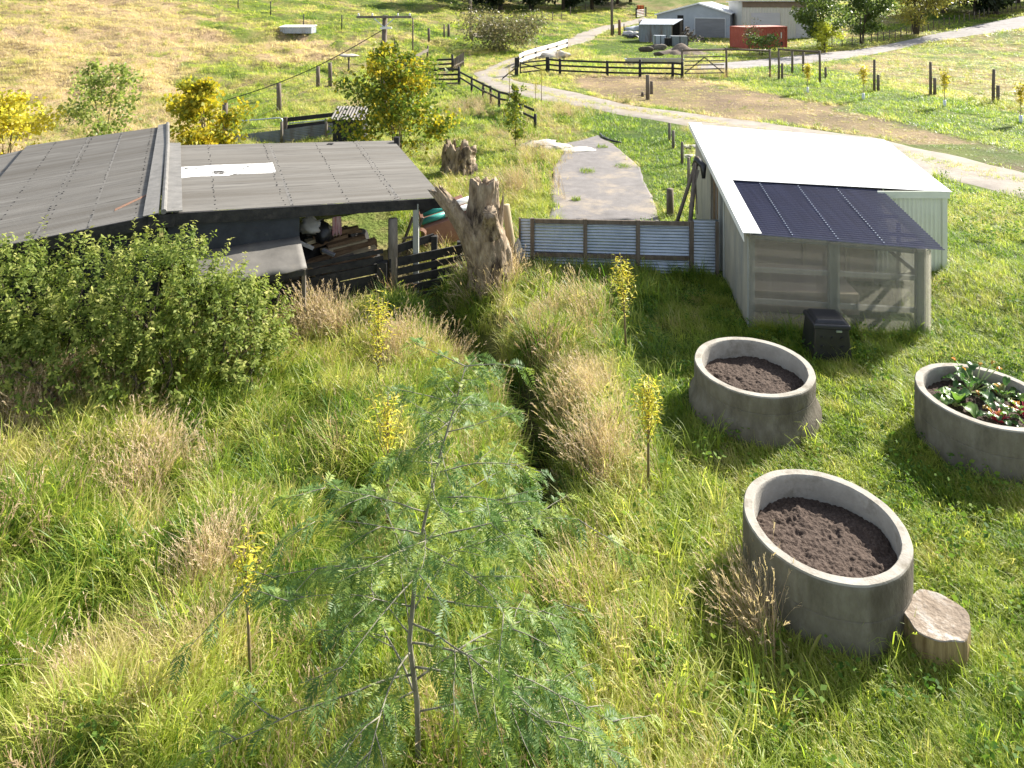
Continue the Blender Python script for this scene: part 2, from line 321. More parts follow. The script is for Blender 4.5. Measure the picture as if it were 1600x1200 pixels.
PADPX = [(858, 352), (860, 300), (862, 262), (880, 240), (872, 226), (905, 220), (935, 211), (958, 226), (985, 248), (1003, 264), (1008, 285), (1022, 310), (1034, 352)]
PAD = [(p.x, p.y) for p in gl(PADPX)]
def pip(x, y, poly):
    x = np.asarray(x); y = np.asarray(y); r = np.zeros(x.shape, bool); n = len(poly)
    for i in range(n):
        (ax, ay), (bx, by) = poly[i], poly[(i+1) % n]
        c = ((ay > y) != (by > y)); xx = (bx-ax)*(y-ay)/((by-ay) if by != ay else 1e-9)+ax; r ^= c & (x < xx)
    return r
ROADP = []
for ra in (road_a, road_b): ROADP.append([(p.x, p.y) for p in ra[0]]+[(p.x, p.y) for p in reversed(ra[1])])
def zone(pix): return [(p.x, p.y) for p in gl(pix)]
ZHILL = zone([(-500, 1), (-300, 1), (270, 0), (330, 40), (420, 56), (560, 60), (520, 90), (420, 110), (360, 150), (300, 220), (-500, 300)])
ZGREENH = zone([(300, 90), (360, 78), (430, 90), (440, 130), (360, 165), (270, 170), (300, 120)])
ZBROWN = zone([(885, 124), (1000, 118), (1100, 130), (1250, 155), (1400, 190), (1600, 238), (1760, 280), (1760, 318), (1600, 268), (1370, 212), (1100, 178), (940, 152)])
ZVERGE = zone([(1050, 122), (1250, 118), (1400, 140), (1600, 175), (1760, 200), (1760, 270), (1600, 236), (1400, 186), (1250, 152), (1100, 128)])
ZPADD = zone([(1290, 99), (1400, 80), (1600, 47), (1760, 24), (1760, 190), (1600, 165), (1450, 135), (1300, 118)])
ZYARD = zone([(925, 68), (960, 52), (1000, 60), (1130, 72), (1130, 82), (1060, 92), (940, 88)])
ZLUSH = zone([(960, 205), (1080, 195), (1085, 335), (1030, 335), (1005, 262)])
ZTOP = zone([(440, 12), (700, 4), (980, 18), (900, 44), (760, 84), (600, 84), (520, 50)])
ZSIDE = zone([(745, 108), (800, 85), (900, 40), (960, 22), (960, 30), (900, 50), (790, 92), (736, 116)])
ZMIDGR = zone([(850, 160), (1000, 187), (1080, 200), (1000, 230), (930, 210), (860, 190)])
def straw(x, y):
    jx = x+.03*y*vn(x, y, 2.5, 4); jy = y+.05*y*vn(x, y, 2.5, 5); s = np.full(x.shape, .40)
    s = np.where((x > 1.9) & (y < 22), .07, s)
    for zp, val in ((ZTOP, .36), (ZHILL, .86), (ZGREENH, .45), (ZPADD, .52), (ZVERGE, .2), (ZBROWN, .78), (ZYARD, .16), (ZLUSH, .15), (ZSIDE, .14), (ZMIDGR, .22)): s = np.where(pip(jx, jy, zp), val, s)
    s = np.where((x > 9) & (y > 20) & (y < 32), .2, s)
    s = s+.12*np.exp(-(pdist(x, y, BANK)/.75)**2)+np.where(s > .2, .42, .1)*fbm(x, y, np.where(y > 25, 4.0, 1.7), 0)+.12*vn(x, y, .6, 5)
    s = s-.4*np.exp(-(pdist(x, y, DITCH)/.6)**2)
    return np.clip(s, 0, 1)
nr, nc = 470, 380
r_ = (1.6*np.exp(np.linspace(0, math.log(315/1.6), nr)))[:, None]; u_ = np.linspace(-1.15, 1.15, nc)[None, :]
gx = (u_*(r_+3)).ravel(); gy = (r_-8+0*u_).ravel(); gzv = GZ(gx, gy)
idx = np.arange(nr*nc).reshape(nr, nc)
Qg = np.stack([idx[:-1, :-1], idx[:-1, 1:], idx[1:, 1:], idx[1:, :-1]], -1).reshape(-1, 4)
bare = np.clip(1.3*np.exp(-(pdist(gx, gy, DITCH)/.4)**2)*sstep(gy, 8, 9.5)+pip(gx+.4*vn(gx, gy, .7), gy, ZBROWN)*np.clip(.45+.7*fbm(gx, gy, 2, 3), 0, .8), 0, 1)
def ground_mat():
    m, t, N, L = nt_of('pasture ground'); b = N['Principled BSDF']
    tc = N.new('ShaderNodeTexCoord'); n = N.new('ShaderNodeTexNoise'); n.inputs['Scale'].default_value = 1.1; n.inputs['Detail'].default_value = 14; n.inputs['Roughness'].default_value = .8
    L.new(tc.outputs['Object'], n.inputs[0]); a = N.new('ShaderNodeAttribute'); a.attribute_name = 'straw'; a2 = N.new('ShaderNodeAttribute'); a2.attribute_name = 'bare'
    m1 = N.new('ShaderNodeMath'); m1.operation = 'MULTIPLY_ADD'; m1.inputs[1].default_value = .9; L.new(n.outputs[0], m1.inputs[0]); L.new(a.outputs['Fac'], m1.inputs[2])
    m2 = N.new('ShaderNodeMath'); m2.operation = 'SUBTRACT'; m2.inputs[1].default_value = .45; L.new(m1.outputs[0], m2.inputs[0])
    r = ramp(N, [(0, (.05, .085, .016)), (.3, (.11, .14, .032)), (.6, (.22, .175, .085)), (1, (.31, .225, .135))]); L.new(m2.outputs[0], r.inputs[0])
    mx = N.new('ShaderNodeMixRGB'); L.new(a2.outputs['Fac'], mx.inputs[0]); L.new(r.outputs[0], mx.inputs[1]); mx.inputs[2].default_value = (.13, .095, .065, 1)
    L.new(mx.outputs[0], b.inputs['Base Color']); b.inputs['Roughness'].default_value = .95; b.inputs['Specular IOR Level'].default_value = .1
    n3 = N.new('ShaderNodeTexNoise'); n3.inputs['Scale'].default_value = 7; n3.inputs['Detail'].default_value = 10; L.new(tc.outputs['Object'], n3.inputs[0])
    bp = N.new('ShaderNodeBump'); bp.inputs['Strength'].default_value = .8; bp.inputs['Distance'].default_value = .15; L.new(n3.outputs[0], bp.inputs['Height']); L.new(bp.outputs[0], b.inputs['Normal'])
    return m
g_o = link_mesh('ground', np_mesh('ground', np.stack([gx, gy, gzv], -1), Qg, ground_mat(), {'straw': straw(gx, gy), 'bare': bare})); g_o['kind'] = 'structure'
# sealed yard: a fine draped sheet with an uneven edge
pc = np.array(PAD).mean(0); ring = resample([(p[0], p[1], 0) for p in PAD+[PAD[0]]], 121)[:-1]; V = []; n1 = 120; NK = 24
for k in range(NK+1):
    for p in ring:
        f = max(.004, k/NK); w = 1+(.05*float(vn(p.x, p.y, .8, 1))+.05*float(vn(p.x, p.y, .3, 2)) if k == NK else 0); V.append((pc[0]+(p.x-pc[0])*f*w, pc[1]+(p.y-pc[1])*f*w, 0))
V = np.array(V); V[:, 2] = GZ(V[:, 0], V[:, 1])+.05; V[-n1:, 2] -= .08
Q = [(k*n1+j, k*n1+(j+1) % n1, (k+1)*n1+(j+1) % n1, (k+1)*n1+j) for k in range(NK) for j in range(n1)]
o = link_mesh('sealed_yard', np_mesh('sealed_yard', V, Q, asphalt, smooth=False)); o['kind'] = 'structure'

# ------------------------------------------------------------------ the old barn (left)
RF = Pz(256, 333, 2.5); RB = Pz(262, 228, 2.5); EF = Pz(692, 308, 2.0); EB = Pz(615, 220, 2.0)
LB = Pz(262, 197, 2.5); LK = Pz(42, 228, 2.2); LF = LK+(RF-LB)+Vector((.25, -.1, 0))
RFl = RF+Vector((-.05, -.1, 0))
barn = root('open_barn', 'low black timber barn, grey corrugated gable roof with one white painted strip', 'barn', (RF.x, RF.y, 0))
def bil(a, b, c, d, u, t): return (a*(1-u)+b*u)*(1-t)+(d*(1-u)+c*u)*t
m = MB(); m.corr(RF, RB, EB, EF, .09, .017, 10, 6, n=Z); m.build('roof_panel', roof_old, barn)
m = MB(); m.corr(RFl, LB, LK, LF, .09, .017, 10, 6, n=Z); m.build('roof_panel', roof_old, barn)
# lower roof to the far left
d_ = (LF-RFl).normalized(); m = MB(); q = Vector((0, 0, -.10))
m.corr(LF+q, LK+q, LK+q+d_*3.2+Vector((0, 0, -.3)), LF+q+d_*3.2+Vector((0, 0, -.3)), .09, .012, 6, 5, n=Z); m.build('roof_panel', roof_old, barn)
m = MB()                                                # rows of roof screws and lapped sheet ends
for (a, b, c, d, ts) in ((RF, RB, EB, EF, (.16, .39, .42, .62, .80, .82)), (RFl, LB, LK, LF, (.12, .34, .55, .58, .8))):
    for t in ts:
        kk = 0
        while kk < 62:
            u = (kk+.5)/62; kk += random.choice((1, 2, 2, 3)); p = bil(a, b, c, d, u, t+random.uniform(-.004, .004))+Z*.016
            m.bar(p-Vector((.013, 0, 0)), p+Vector((.013, 0, 0)), .022, .012)
m.build('roof_screw', wood_dark, barn)['kind'] = 'stuff'
for (a, b, c, d, ts) in ((RF, RB, EB, EF, (.41, .81)), (RFl, LB, LK, LF, (.33, .57))):
    m = MB()
    for t in ts: m.corr(bil(a, b, c, d, 0, t)+Z*.006, bil(a, b, c, d, 1, t)+Z*.006, bil(a, b, c, d, 1, t+.012)+Z*.009, bil(a, b, c, d, 0, t+.012)+Z*.009, .09, .012, 1, 5, n=Z)
    m.build('sheet_lap', flash_old, barn)
def inv(quad, u, v):                                    # roof parameters under a photo pixel
    best = (9e9, 0, 0)
    for i in range(101):
        for j in range(101):
            p = bil(*quad, i/100, j/100); du = CX+FPX*p.x/p.y-u; dv = HY+FPX*(CAMH-p.z)/p.y-v; e = du*du+dv*dv
            if e < best[0]: best = (e, i/100, j/100)
    return best[1], best[2]
qd = (RF, RB, EB, EF); cs = [inv(qd, *p) for p in ((274, 279), (274, 262), (428, 255), (430, 270))]
A_, B_, C_, D_ = [bil(*qd, *c)+Z*.012 for c in cs]
m = MB(); L0 = (RB-RF).length; u0 = cs[0][0]; nU = 60; vs = []
for i in range(nU+1):
    for j in range(9):
        uu = cs[0][0]+(cs[1][0]-cs[0][0])*i/nU; tt = cs[0][1]+(cs[3][1]-cs[0][1])*j/8; ue = cs[3][0]+(cs[2][0]-cs[3][0])*i/nU
        uu = uu*(1-j/8)+ue*j/8; L_ = max((RB-RF).length, (EB-EF).length)
        vs.append(bil(*qd, uu, tt)+Z*(.007+.017*math.sin(2*math.pi*uu*L_/.09)))
m.add(vs, [(i*9+j, (i+1)*9+j, (i+1)*9+j+1, i*9+j+1) for i in range(nU) for j in range(8)])
m.build('painted_strip', roof_patch, barn)
m = MB(); rd = (RB-RF).normalized(); ac = (EF-RF).normalized(); al = (LF-RFl).normalized()
m.slab([RF-rd*.12+Z*.05, RB+rd*.1+Z*.05, RB+rd*.1+ac*.34+Z*.05, RF-rd*.12+ac*.34+Z*.05], .02)
m.slab([RFl-rd*.12+Z*.055, RFl-rd*.12+al*.28+Z*.05, LB+rd*.1+al*.28+Z*.05, LB+rd*.1+Z*.055], .02)
m.tube([RF-rd*.15+Z*.07, RB+Z*.07, LB+Z*.09], .055, 8); m.build('ridge_cap', flash_old, barn)
p = RFl.lerp(LF, .03)+rd*2.3
m = MB(); pts = [bil(RFl, LB, LK, LF, u, t)+Z*.02 for u, t in ((.16, .07), (.175, .07), (.10, .23), (.085, .23))]; m.slab(pts, .006); m.build('rust_streak', rusty, barn)
m = MB(); fd = -rd; dn = Vector((0, 0, -.1))
m.bar(RF+fd*.05+dn-Z*.02, EF+fd*.05+dn-Z*.02, .05, .24); m.bar(RFl+fd*.05+dn, LF+fd*.05+dn, .05, .24); m.bar(EF+dn*1.1, EB+dn*1.1, .05, .16)
m.bar(RFl+fd*.07+dn-Z*.02-ac*.2, RF+fd*.07+dn-Z*.03+ac*.2, .05, .26); m.build('fascia', wood_dark, barn)
def front(u, off=0.0):                                  # point on the front wall line, under pixel column u
    a = RF; d = EF-RF; k = (u-CX)/FPX; t = (k*a.y-a.x)/(d.x-k*d.y); p = a+d*t; return Vector((p.x, p.y, 0))-rd*off
f0, f1 = front(262), front(468)
m = MB(); m.hexa([f0+Z*1.4, f1+Z*1.4, f1+Z*1.4+rd*.06, f0+Z*1.4+rd*.06], [f0+Z*2.36, f1+Z*2.16, f1+Z*2.16+rd*.06, f0+Z*2.36+rd*.06])
fl = Vector((LF.x, LF.y, 0)); g0 = Vector((RFl.x, RFl.y, 0))+rd*.25; fl += rd*.25
m.hexa([fl, g0, g0+rd*.06, fl+rd*.06], [fl+Z*2.0, g0+Z*2.3, g0+Z*2.3+rd*.06, fl+Z*2.0+rd*.06])
m.build('front_wall', ply_dark, barn)
bb0 = Vector((RB.x, RB.y, 0))-rd*.3; bb1 = Vector((EB.x, EB.y, 0))-rd*.3; bl = Vector((LB.x, LB.y, 0))-rd*.3; bk = Vector((LK.x, LK.y, 0))-rd*.3
m = MB()                                                # slatted back and end boards with gaps
for k in range(8):
    z0 = .06+k*.245; m.bar(bb0.lerp(bb1, .02)+Z*(z0+.09), bb1+Z*(z0+.09), .03, .18 if k not in (4, 6) else .13)
for k in range(8): m.bar(bl+Z*(.15+k*.27), bk+Z*(.15+k*.27), .03, .25)
for t in (.0, .35, .68, 1): p = bb0.lerp(bb1, t)-rd*.08; m.post(p, .16, 2.2)
m.build('back_wall', wood_dark, barn)
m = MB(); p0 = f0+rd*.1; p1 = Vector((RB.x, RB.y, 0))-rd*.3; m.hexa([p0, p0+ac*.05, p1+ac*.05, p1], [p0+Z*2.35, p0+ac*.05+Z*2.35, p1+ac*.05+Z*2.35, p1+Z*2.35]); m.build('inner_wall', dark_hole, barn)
e0, e1 = front(470, .02), front(598, .02)
for k, (z0, h) in enumerate(((-.22, .2), (.0, .2), (.22, .2), (.44, .2), (.66, .14), (.82, .09))):
    m = MB(); m.bar(e0+Z*(z0+.1), e1+Z*(z0+.12+.02*(k % 2)), .035, h); m.build('board', wood_dark, barn)
p = front(613, .05); m = MB(); m.tube([p-Z*.4, p+Z*1.0, p+Z*1.68], [.125, .115, .11], 10, wob=.06); m.build('strainer_post', wood_grey, barn, True)
p = front(596, .1); m = MB(); m.post(p, .22, .75); m.build('short_post', wood_dark, barn)
p = front(650, .0); m = MB(); m.bar(p-Z*.5, p+Z*1.95, .13, .13, Vector((0, 1, 0))); m.build('post', wood_frame, barn, bevel=.006)
p = front(662, .02); m = MB(); m.bar(p+Z*1.72-ac*.1, p+Z*1.9+ac*.35, .06, .1); m.build('brace', wood_dark, barn)
# porch roof hanging off the front wall
pa = front(300)+Z*1.62; pb = front(468)+Z*1.6; off = -rd*1.02; m = MB()
vs = []; nA, nB = 16, 6
for i in range(nA+1):
    for j in range(nB+1):
        b = pa.lerp(pb, i/nA)+off*(j/nB)*(1+.03*math.sin(i*1.1))-Z*(.33*(j/nB)+.015*(j/nB)**6)+Z*.006*math.sin(i*.9+j)
        vs.append(b)
fs = [(i*(nB+1)+j, i*(nB+1)+j+1, (i+1)*(nB+1)+j+1, (i+1)*(nB+1)+j) for i in range(nA) for j in range(nB)]
m.add(vs, fs); o = m.build('porch_roof', felt, barn, True); md = o.modifiers.new('thick', 'SOLIDIFY'); md.thickness = .02
m = MB(); m.bar(pa+off*.97-Z*.42, pb+off*.97-Z*.42, .05, .12); m.build('porch_beam', wood_dark, barn)
p = Vector((pb.x, pb.y, 0))+off*.96-ac*.06; m = MB(); m.bar(p-Z*.3, p+Z*1.24, .07, .07, Vector((0, 1, 0))); m.build('porch_post', wood_grey, barn)
m = MB()
for k in range(7): m.bar(front(330)+Z*(.1+k*.22), front(468)+Z*(.1+k*.22), .03, .19)
m.build('porch_wall', wood_dark, barn)
BARNP = [tuple((v+w_)[:2]) for v, w_ in ((LF, d_*3.3), (RF, Vector((0, 0, 0))), (EF, ac*-.3), (EB, ac*-.2), (RB, rd*.2), (LB, rd*.2), (LK, d_*3.3))]
# things kept under the barn roof
def Pf(u, v, off): f = front(u, -off); return P(u, v, f.y)
def beam(name, label, cat, a, b, w, h, mt, grp=None):
    mid = (a+b)/2; r = MB(); r.bar(a, b, w, h); o = r.build(name, mt, None, bevel=.004); tag(o, label, cat, grp); return o
def inb(u, z, back):                                    # a spot inside the barn: column, height, metres behind the front
    f = front(u); p = f+rd*back; return Vector((p.x, p.y, z))
beam('timber_beam', 'longest heavy sawn beam on top of the heap under the barn roof', 'timber', inb(478, .62, .75), inb(602, .88, .85), .18, .2, wood_brown)
beam('timber_beam', 'short brown beam lying in front of the longest one in the barn', 'timber', inb(505, .62, .35), inb(586, .72, .4), .16, .14, wood_brown)
beam('timber_beam', 'dark plank slanting up at the back of the barn heap', 'timber', inb(480, .95, 1.3), inb(528, 1.35, 1.0), .1, .12, wood_dark)
beam('timber_beam', 'grey low plank under the heap at the front of the barn', 'timber', inb(474, .42, .4), inb(590, .52, .45), .25, .2, wood_grey)
beam('plastic_pipe', 'pale pipe poking out at the left of the barn heap', 'pipe', inb(472, 1.28, .6), inb(496, 1.1, .5), .07, .07, sack)
beam('plastic_pipe', 'short pale blue pipe lying on the middle of the barn heap', 'pipe', inb(512, 1.0, .6), inb(528, .9, .4), .09, .06, zinc)
def blob(name, label, cat, c, r, mt, sq=(1, 1, 1), amp=.25, n=20):
    m = MB(); vs = []; k = n//2; ph = random.uniform(0, 50)
    for i in range(k+1):
        for j in range(n):
            a = math.pi*i/k; b = 2*math.pi*j/n; d = Vector((math.sin(a)*math.cos(b), math.sin(a)*math.sin(b), math.cos(a)))
            f = 1+amp*float(vn(d.x*1.7+d.z+ph, d.y*1.7-d.z, .8, 1)+.5*vn(d.x*4+ph, d.y*4+d.z*3, .8, 2)); vs.append(Vector(c)+Vector((d.x*sq[0], d.y*sq[1], d.z*sq[2]))*r*f)
    m.add(vs, [(i*n+j, (i+1)*n+j, (i+1)*n+(j+1) % n, i*n+(j+1) % n) for i in range(k) for j in range(n)])
    o = m.build(name, mt, None, True); tag(o, label, cat); return o
blob('plastic_sheet', 'crumpled clear plastic sheet bundled at the top of the barn heap', 'plastic sheet', inb(500, 1.42, 1.1), .22, sack, (1.3, 1, .8), .5)
blob('rubbish_bag', 'black rubbish bag slumped beside the crumpled clear plastic', 'bag', inb(517, 1.25, 1.0), .24, black_plastic, (1, 1, 1), .3)
blob('firewood_chunk', 'round pale log ends at the left foot of the barn heap', 'log', inb(482, .62, .3), .17, log_side, (1.2, 1, .8), .3)
m = MB(); a = inb(532, 1.62, .9); b = inb(546, 1.62, .9); vs = []
for i in range(9):
    for j in range(7): vs.append(a.lerp(b, i/8)-Z*(.42*j/6*(1+.15*math.sin(i*2)))+rd*(.05*math.sin(i*2.2)*(j/6)))
m.add(vs, [(i*7+j, i*7+j+1, (i+1)*7+j+1, (i+1)*7+j) for i in range(8) for j in range(6)]); o = m.build('cloth', pinkish, None, True); o.modifiers.new('t', 'SOLIDIFY').thickness = .012
tag(o, 'pink and white striped cloth hung over a bar in the barn', 'cloth')
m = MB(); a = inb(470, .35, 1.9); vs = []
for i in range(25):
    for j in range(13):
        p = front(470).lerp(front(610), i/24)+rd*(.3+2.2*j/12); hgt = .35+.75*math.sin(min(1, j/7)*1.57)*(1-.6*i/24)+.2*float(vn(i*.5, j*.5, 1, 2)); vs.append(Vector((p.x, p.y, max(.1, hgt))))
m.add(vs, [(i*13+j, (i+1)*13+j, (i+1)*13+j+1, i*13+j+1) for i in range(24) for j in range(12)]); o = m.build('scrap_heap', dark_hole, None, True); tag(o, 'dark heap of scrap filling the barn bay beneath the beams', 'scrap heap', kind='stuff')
pk = root('plank_stack', 'loose stack of brown and grey planks heaped at the front of the barn bay', 'planks', inb(540, .0, .6))
for k in range(13):
    u0 = 476+random.uniform(0, 50); z0 = .5+.055*k+random.uniform(-.04, .04); bk_ = .45+.06*k+random.uniform(-.1, .1); a = inb(u0, z0, bk_); b = inb(u0+random.uniform(55, 85), z0+random.uniform(-.05, .16), bk_+random.uniform(-.1, .15))
    m = MB(); m.bar(a, b, random.uniform(.12, .22), random.uniform(.04, .09)); m.build('plank', random.choice((wood_brown, wood_grey, wood_brown, wood_pale)), pk)
# yard fence from the barn post to the dead trunk
ya, yb = front(606, .12), P(728, 430, 17.2); ya.z = 0; yb.z = 0
yf = root('board_fence', 'black five board yard fence between barn posts and the dead trunk', 'fence', (ya.x, ya.y, -.1))
for k, (z0, h) in enumerate(((-.2, .1), (.0, .16), (.22, .17), (.45, .15), (.68, .2))):
    m = MB(); m.bar(ya+Z*(z0), yb+Z*(z0+.03), .04, h); m.build('rail', wood_dark, yf)
m = MB(); m.bar(ya.lerp(yb, 0)+rd*.1+Z*.92, ya.lerp(yb, .62)+rd*.3+Z*1.0, .05, .18); m.build('rail', wood_dark, yf)
for t in (.62, .97): m = MB(); m.post(ya.lerp(yb, t)+rd*.25, .14, 1.05 if t < .9 else .8); m.build('post', wood_dark, yf)
q0 = P(671, 405, 19.2); q1 = P(722, 385, 19.6)
pn = MB(); a = Vector((-2.35, 18.9, .05)); b = Vector((-1.15, 19.3, .2))
pn.hexa([a, b, b+Vector((-.2, .9, 0)), a+Vector((-.2, .9, 0))], [a+Z*.55, b+Z*.72, b+Vector((-.3, .9, .95)), a+Vector((-.3, .9, .75))])
tag(pn.build('steel_bin', brick_panel, None, bevel=.01), 'red brown steel bin tipped behind the black boards beside the dead trunk', 'bin')
for k in range(2):
    m = MB(); s = a+Vector((-.1+.0*k, .15+.3*k, .68+.12*k)); e = b+Vector((.05, .15+.3*k, .86+.12*k)); m.tube([s, s.lerp(e, .45)], .085, 10); o = m.build('teal_tube', teal, None, True)
    tag(o, ('nearer' if k == 0 else 'farther')+' teal and white tube lying on the red brown steel bin', 'tube', 'tubes on the steel bin')
    m = MB(); m.tube([s.lerp(e, .45), e], .083, 10); o2 = m.build('white_end', white_paint, o, True); o2.location = (0, 0, 0)
wf = MB(); p = Vector((-2.95, 18.3, .1)); wf.bar(p, p+Vector((.35, .2, .95)), .08, .05); wf.bar(p+Vector((.2, .1, 0)), p+Vector((.6, .3, .9)), .06, .05); wf.bar(p+Vector((.1, 0, .45)), p+Vector((.5, .2, .45)), .05, .05)
tag(wf.build('timber_frame', wood_grey), 'broken grey timber frame propped in scrap between the barn posts', 'frame')
m = MB(); p = Vector((-2.45, 18.6, .5))
for k in range(5): m.tube([p+Vector((.16*math.cos(t), .05*k+.02*math.sin(3*t), .16*math.sin(t))) for t in [i*.52 for i in range(13)]], .02, 6)
tag(m.build('rusty_coil', rusty, None, True), 'rusty coil of steel bar in front of the red brown bin', 'coil')

# ------------------------------------------------------------------ greenhouse shed (right)
Af = Vector((4.92, 14.6, 0)); sx = Vector((.9955, -.094, 0)); sy = Vector((.094, .9955, 0))
gh = root('greenhouse_shed', 'lean-to shed with white iron roof, smoky plastic front roof and clear ribbed greenhouse front', 'shed', Af)
def S(x, y, z): return Af+sx*x+sy*y+Z*z
def rz_(x, y): return 2.02+.13*y-.055*x+(.004*x*y)       # roof height over the plan
Bx = 3.58; Dy = 6.75
# white roof (behind) and smoky roof (front)
ys = 2.62
m = MB(); c = [S(-.12, ys, rz_(0, ys)+.02), S(-.12, Dy+.15, 2.92), S(5.55, Dy+.2, 2.55), Pz(1488, 300, 2.16)]
m.corr(c[0], c[1], c[2], c[3], .1, .011, 6, 5, n=Z); m.build('white_roof', white_iron, gh)
m = MB(); m.corr(S(.04, -.16, rz_(0, -.16)-.0), S(.04, ys+.12, rz_(0, ys)-.015), S(Bx+.2, ys+.12, rz_(Bx, ys)-.03), S(Bx+.2, -.16, rz_(Bx, -.16)), .1, .013, 8, 5, n=Z); m.build('plastic_roof', poly_dark, gh)
m = MB()
for xx in (.85, 1.75, 2.65):
    for k in range(27): p = S(xx, -.05+k*.1, rz_(xx, -.05+k*.1)+.012); m.bar(p-sx*.012, p+sx*.012, .02, .012)
m.build('roof_screw', zinc, gh)['kind'] = 'stuff'
m = MB(); m.slab([S(-.17, -.2, rz_(0, -.2)+.05), S(.2, -.2, rz_(0, -.2)+.045), S(.2, Dy+.2, 2.965), S(-.17, Dy+.2, 2.97)], .015); m.slab([S(-.17, -.2, rz_(0, -.2)+.03), S(-.17, Dy+.2, 2.95), S(-.155, Dy+.2, 2.78), S(-.155, -.2, rz_(0, -.2)-.14)], .01); m.build('barge_flashing', white_iron, gh)
# left wall, weathered sheets; open boarded part in the middle
def wall_l(y0, y1, mt, z0=0., top=-.03, x=0): 
    m = MB(); m.hexa([S(x, y0, z0-.2), S(x+.025, y0, z0-.2), S(x+.025, y1, z0-.2), S(x, y1, z0-.2)], [S(x, y0, rz_(0, y0)+top), S(x+.025, y0, rz_(0, y0)+top), S(x+.025, y1, rz_(0, y1)+top), S(x, y1, rz_(0, y1)+top)]); return m
wall_l(.06, 1.25, ply_pale).build('wall_sheet', ply_pale, gh); wall_l(1.26, 2.45, ply_pale).build('wall_sheet', ply_pale, gh)
wall_l(4.3, 5.5, ply_pale).build('wall_sheet', ply_pale, gh); wall_l(5.51, Dy, ply_pale).build('wall_sheet', ply_pale, gh)
for k in range(5):
    y0 = 3.1+k*.24; wall_l(y0, y0+.2, wood_grey, 0, -.05-.12*random.random(), random.uniform(-.01, .03)).build('wall_board', wood_brown if k % 2 else wood_grey, gh)
for y0 in (2.5, 3.05): m = MB(); m.bar(S(.02, y0, 0), S(.02, y0, rz_(0, y0)-.05), .09, .09, Vector((0, 1, 0))); m.build('wall_post', wood_frame, gh)
# front frame
tl = rz_(0, 0)-.07; tr_ = rz_(Bx, 0)-.07
for x, w in ((.06, .13), (1.72, .22), (3.42, .18)): m = MB(); m.bar(S(x, .1, -.2), S(x, .1, rz_(x, 0)-.10), w, .1, Vector((0, 1, 0))); m.build('post', wood_frame, gh)
for z0, hh in ((1.86, .16), (1.18, .09), (.52, .09)): m = MB(); m.bar(S(.125, .12, z0 if z0 < 1.8 else tl-.05), S(3.33, .12, z0-.06 if z0 < 1.8 else tr_-.05), .07, hh); m.build('rail', wood_frame, gh)
m = MB(); m.hexa([S(-.01, .0, -.1), S(Bx+.01, .0, -.1), S(Bx+.01, .012, -.1), S(-.01, .012, -.1)], [S(-.01, .0, tl-.02), S(Bx+.01, .0, tr_-.02), S(Bx+.01, .012, tr_-.02), S(-.01, .012, tl-.02)]); m.build('clear_panel', poly_clear, gh)
m = MB(); m.hexa([S(Bx, .05, -.1), S(Bx, ys, -.1), S(Bx+.012, ys, -.1), S(Bx+.012, .05, -.1)], [S(Bx, .05, tr_-.02), S(Bx, ys, rz_(Bx, ys)-.1), S(Bx+.012, ys, rz_(Bx, ys)-.1), S(Bx+.012, .05, tr_-.02)]); m.build('clear_panel', poly_clear, gh)
for a, b in (((Bx-.06, .2, 1.8), (Bx-.06, 2.5, .9)), ((Bx-.06, .3, 1.15), (Bx-.06, 2.5, .1)), ((Bx-.06, 1.3, -.1), (Bx-.06, 1.3, 1.85)), ((Bx-.06, 2.5, -.1), (Bx-.06, 2.5, 2.0)), ((Bx-.06, .2, 1.1), (Bx-.06, 2.5, 1.1))):
    m = MB(); m.bar(S(*a), S(*b), .05, .1, Vector((0, 1, 0)) if a[1] == b[1] else Z); m.build('side_brace', wood_frame, gh)
m = MB(); m.hexa([S(.03, ys, -.1), S(Bx, ys, -.1), S(Bx, ys+.03, -.1), S(.03, ys+.03, -.1)], [S(.03, ys, rz_(0, ys)-.05), S(Bx, ys, rz_(Bx, ys)-.1), S(Bx, ys+.03, rz_(Bx, ys)-.1), S(.03, ys+.03, rz_(0, ys)-.05)]); m.build('inner_wall', ply_tan, gh)
for x in (.7, 1.9, 2.9): m = MB(); m.bar(S(x, ys-.04, 0), S(x, ys-.04, rz_(x, ys)-.1), .09, .06, Vector((0, 1, 0))); m.build('inner_post', wood_pale, gh)
for k in range(3): m = MB(); y0 = .55+k*.85; m.bar(S(.05, y0, rz_(0, y0)-.07), S(Bx-.03, y0, rz_(Bx, y0)-.07), .05, .07); m.build('purlin', wood_frame, gh)
m = MB(); m.hexa([S(.1, .8, 0), S(2.5, .8, 0), S(2.5, 2.4, 0), S(.1, 2.4, 0)], [S(.1, .8, .45), S(2.5, .8, .45), S(2.5, 2.4, .45), S(.1, 2.4, .45)]); m.build('bench', ply_tan, gh, bevel=.01)
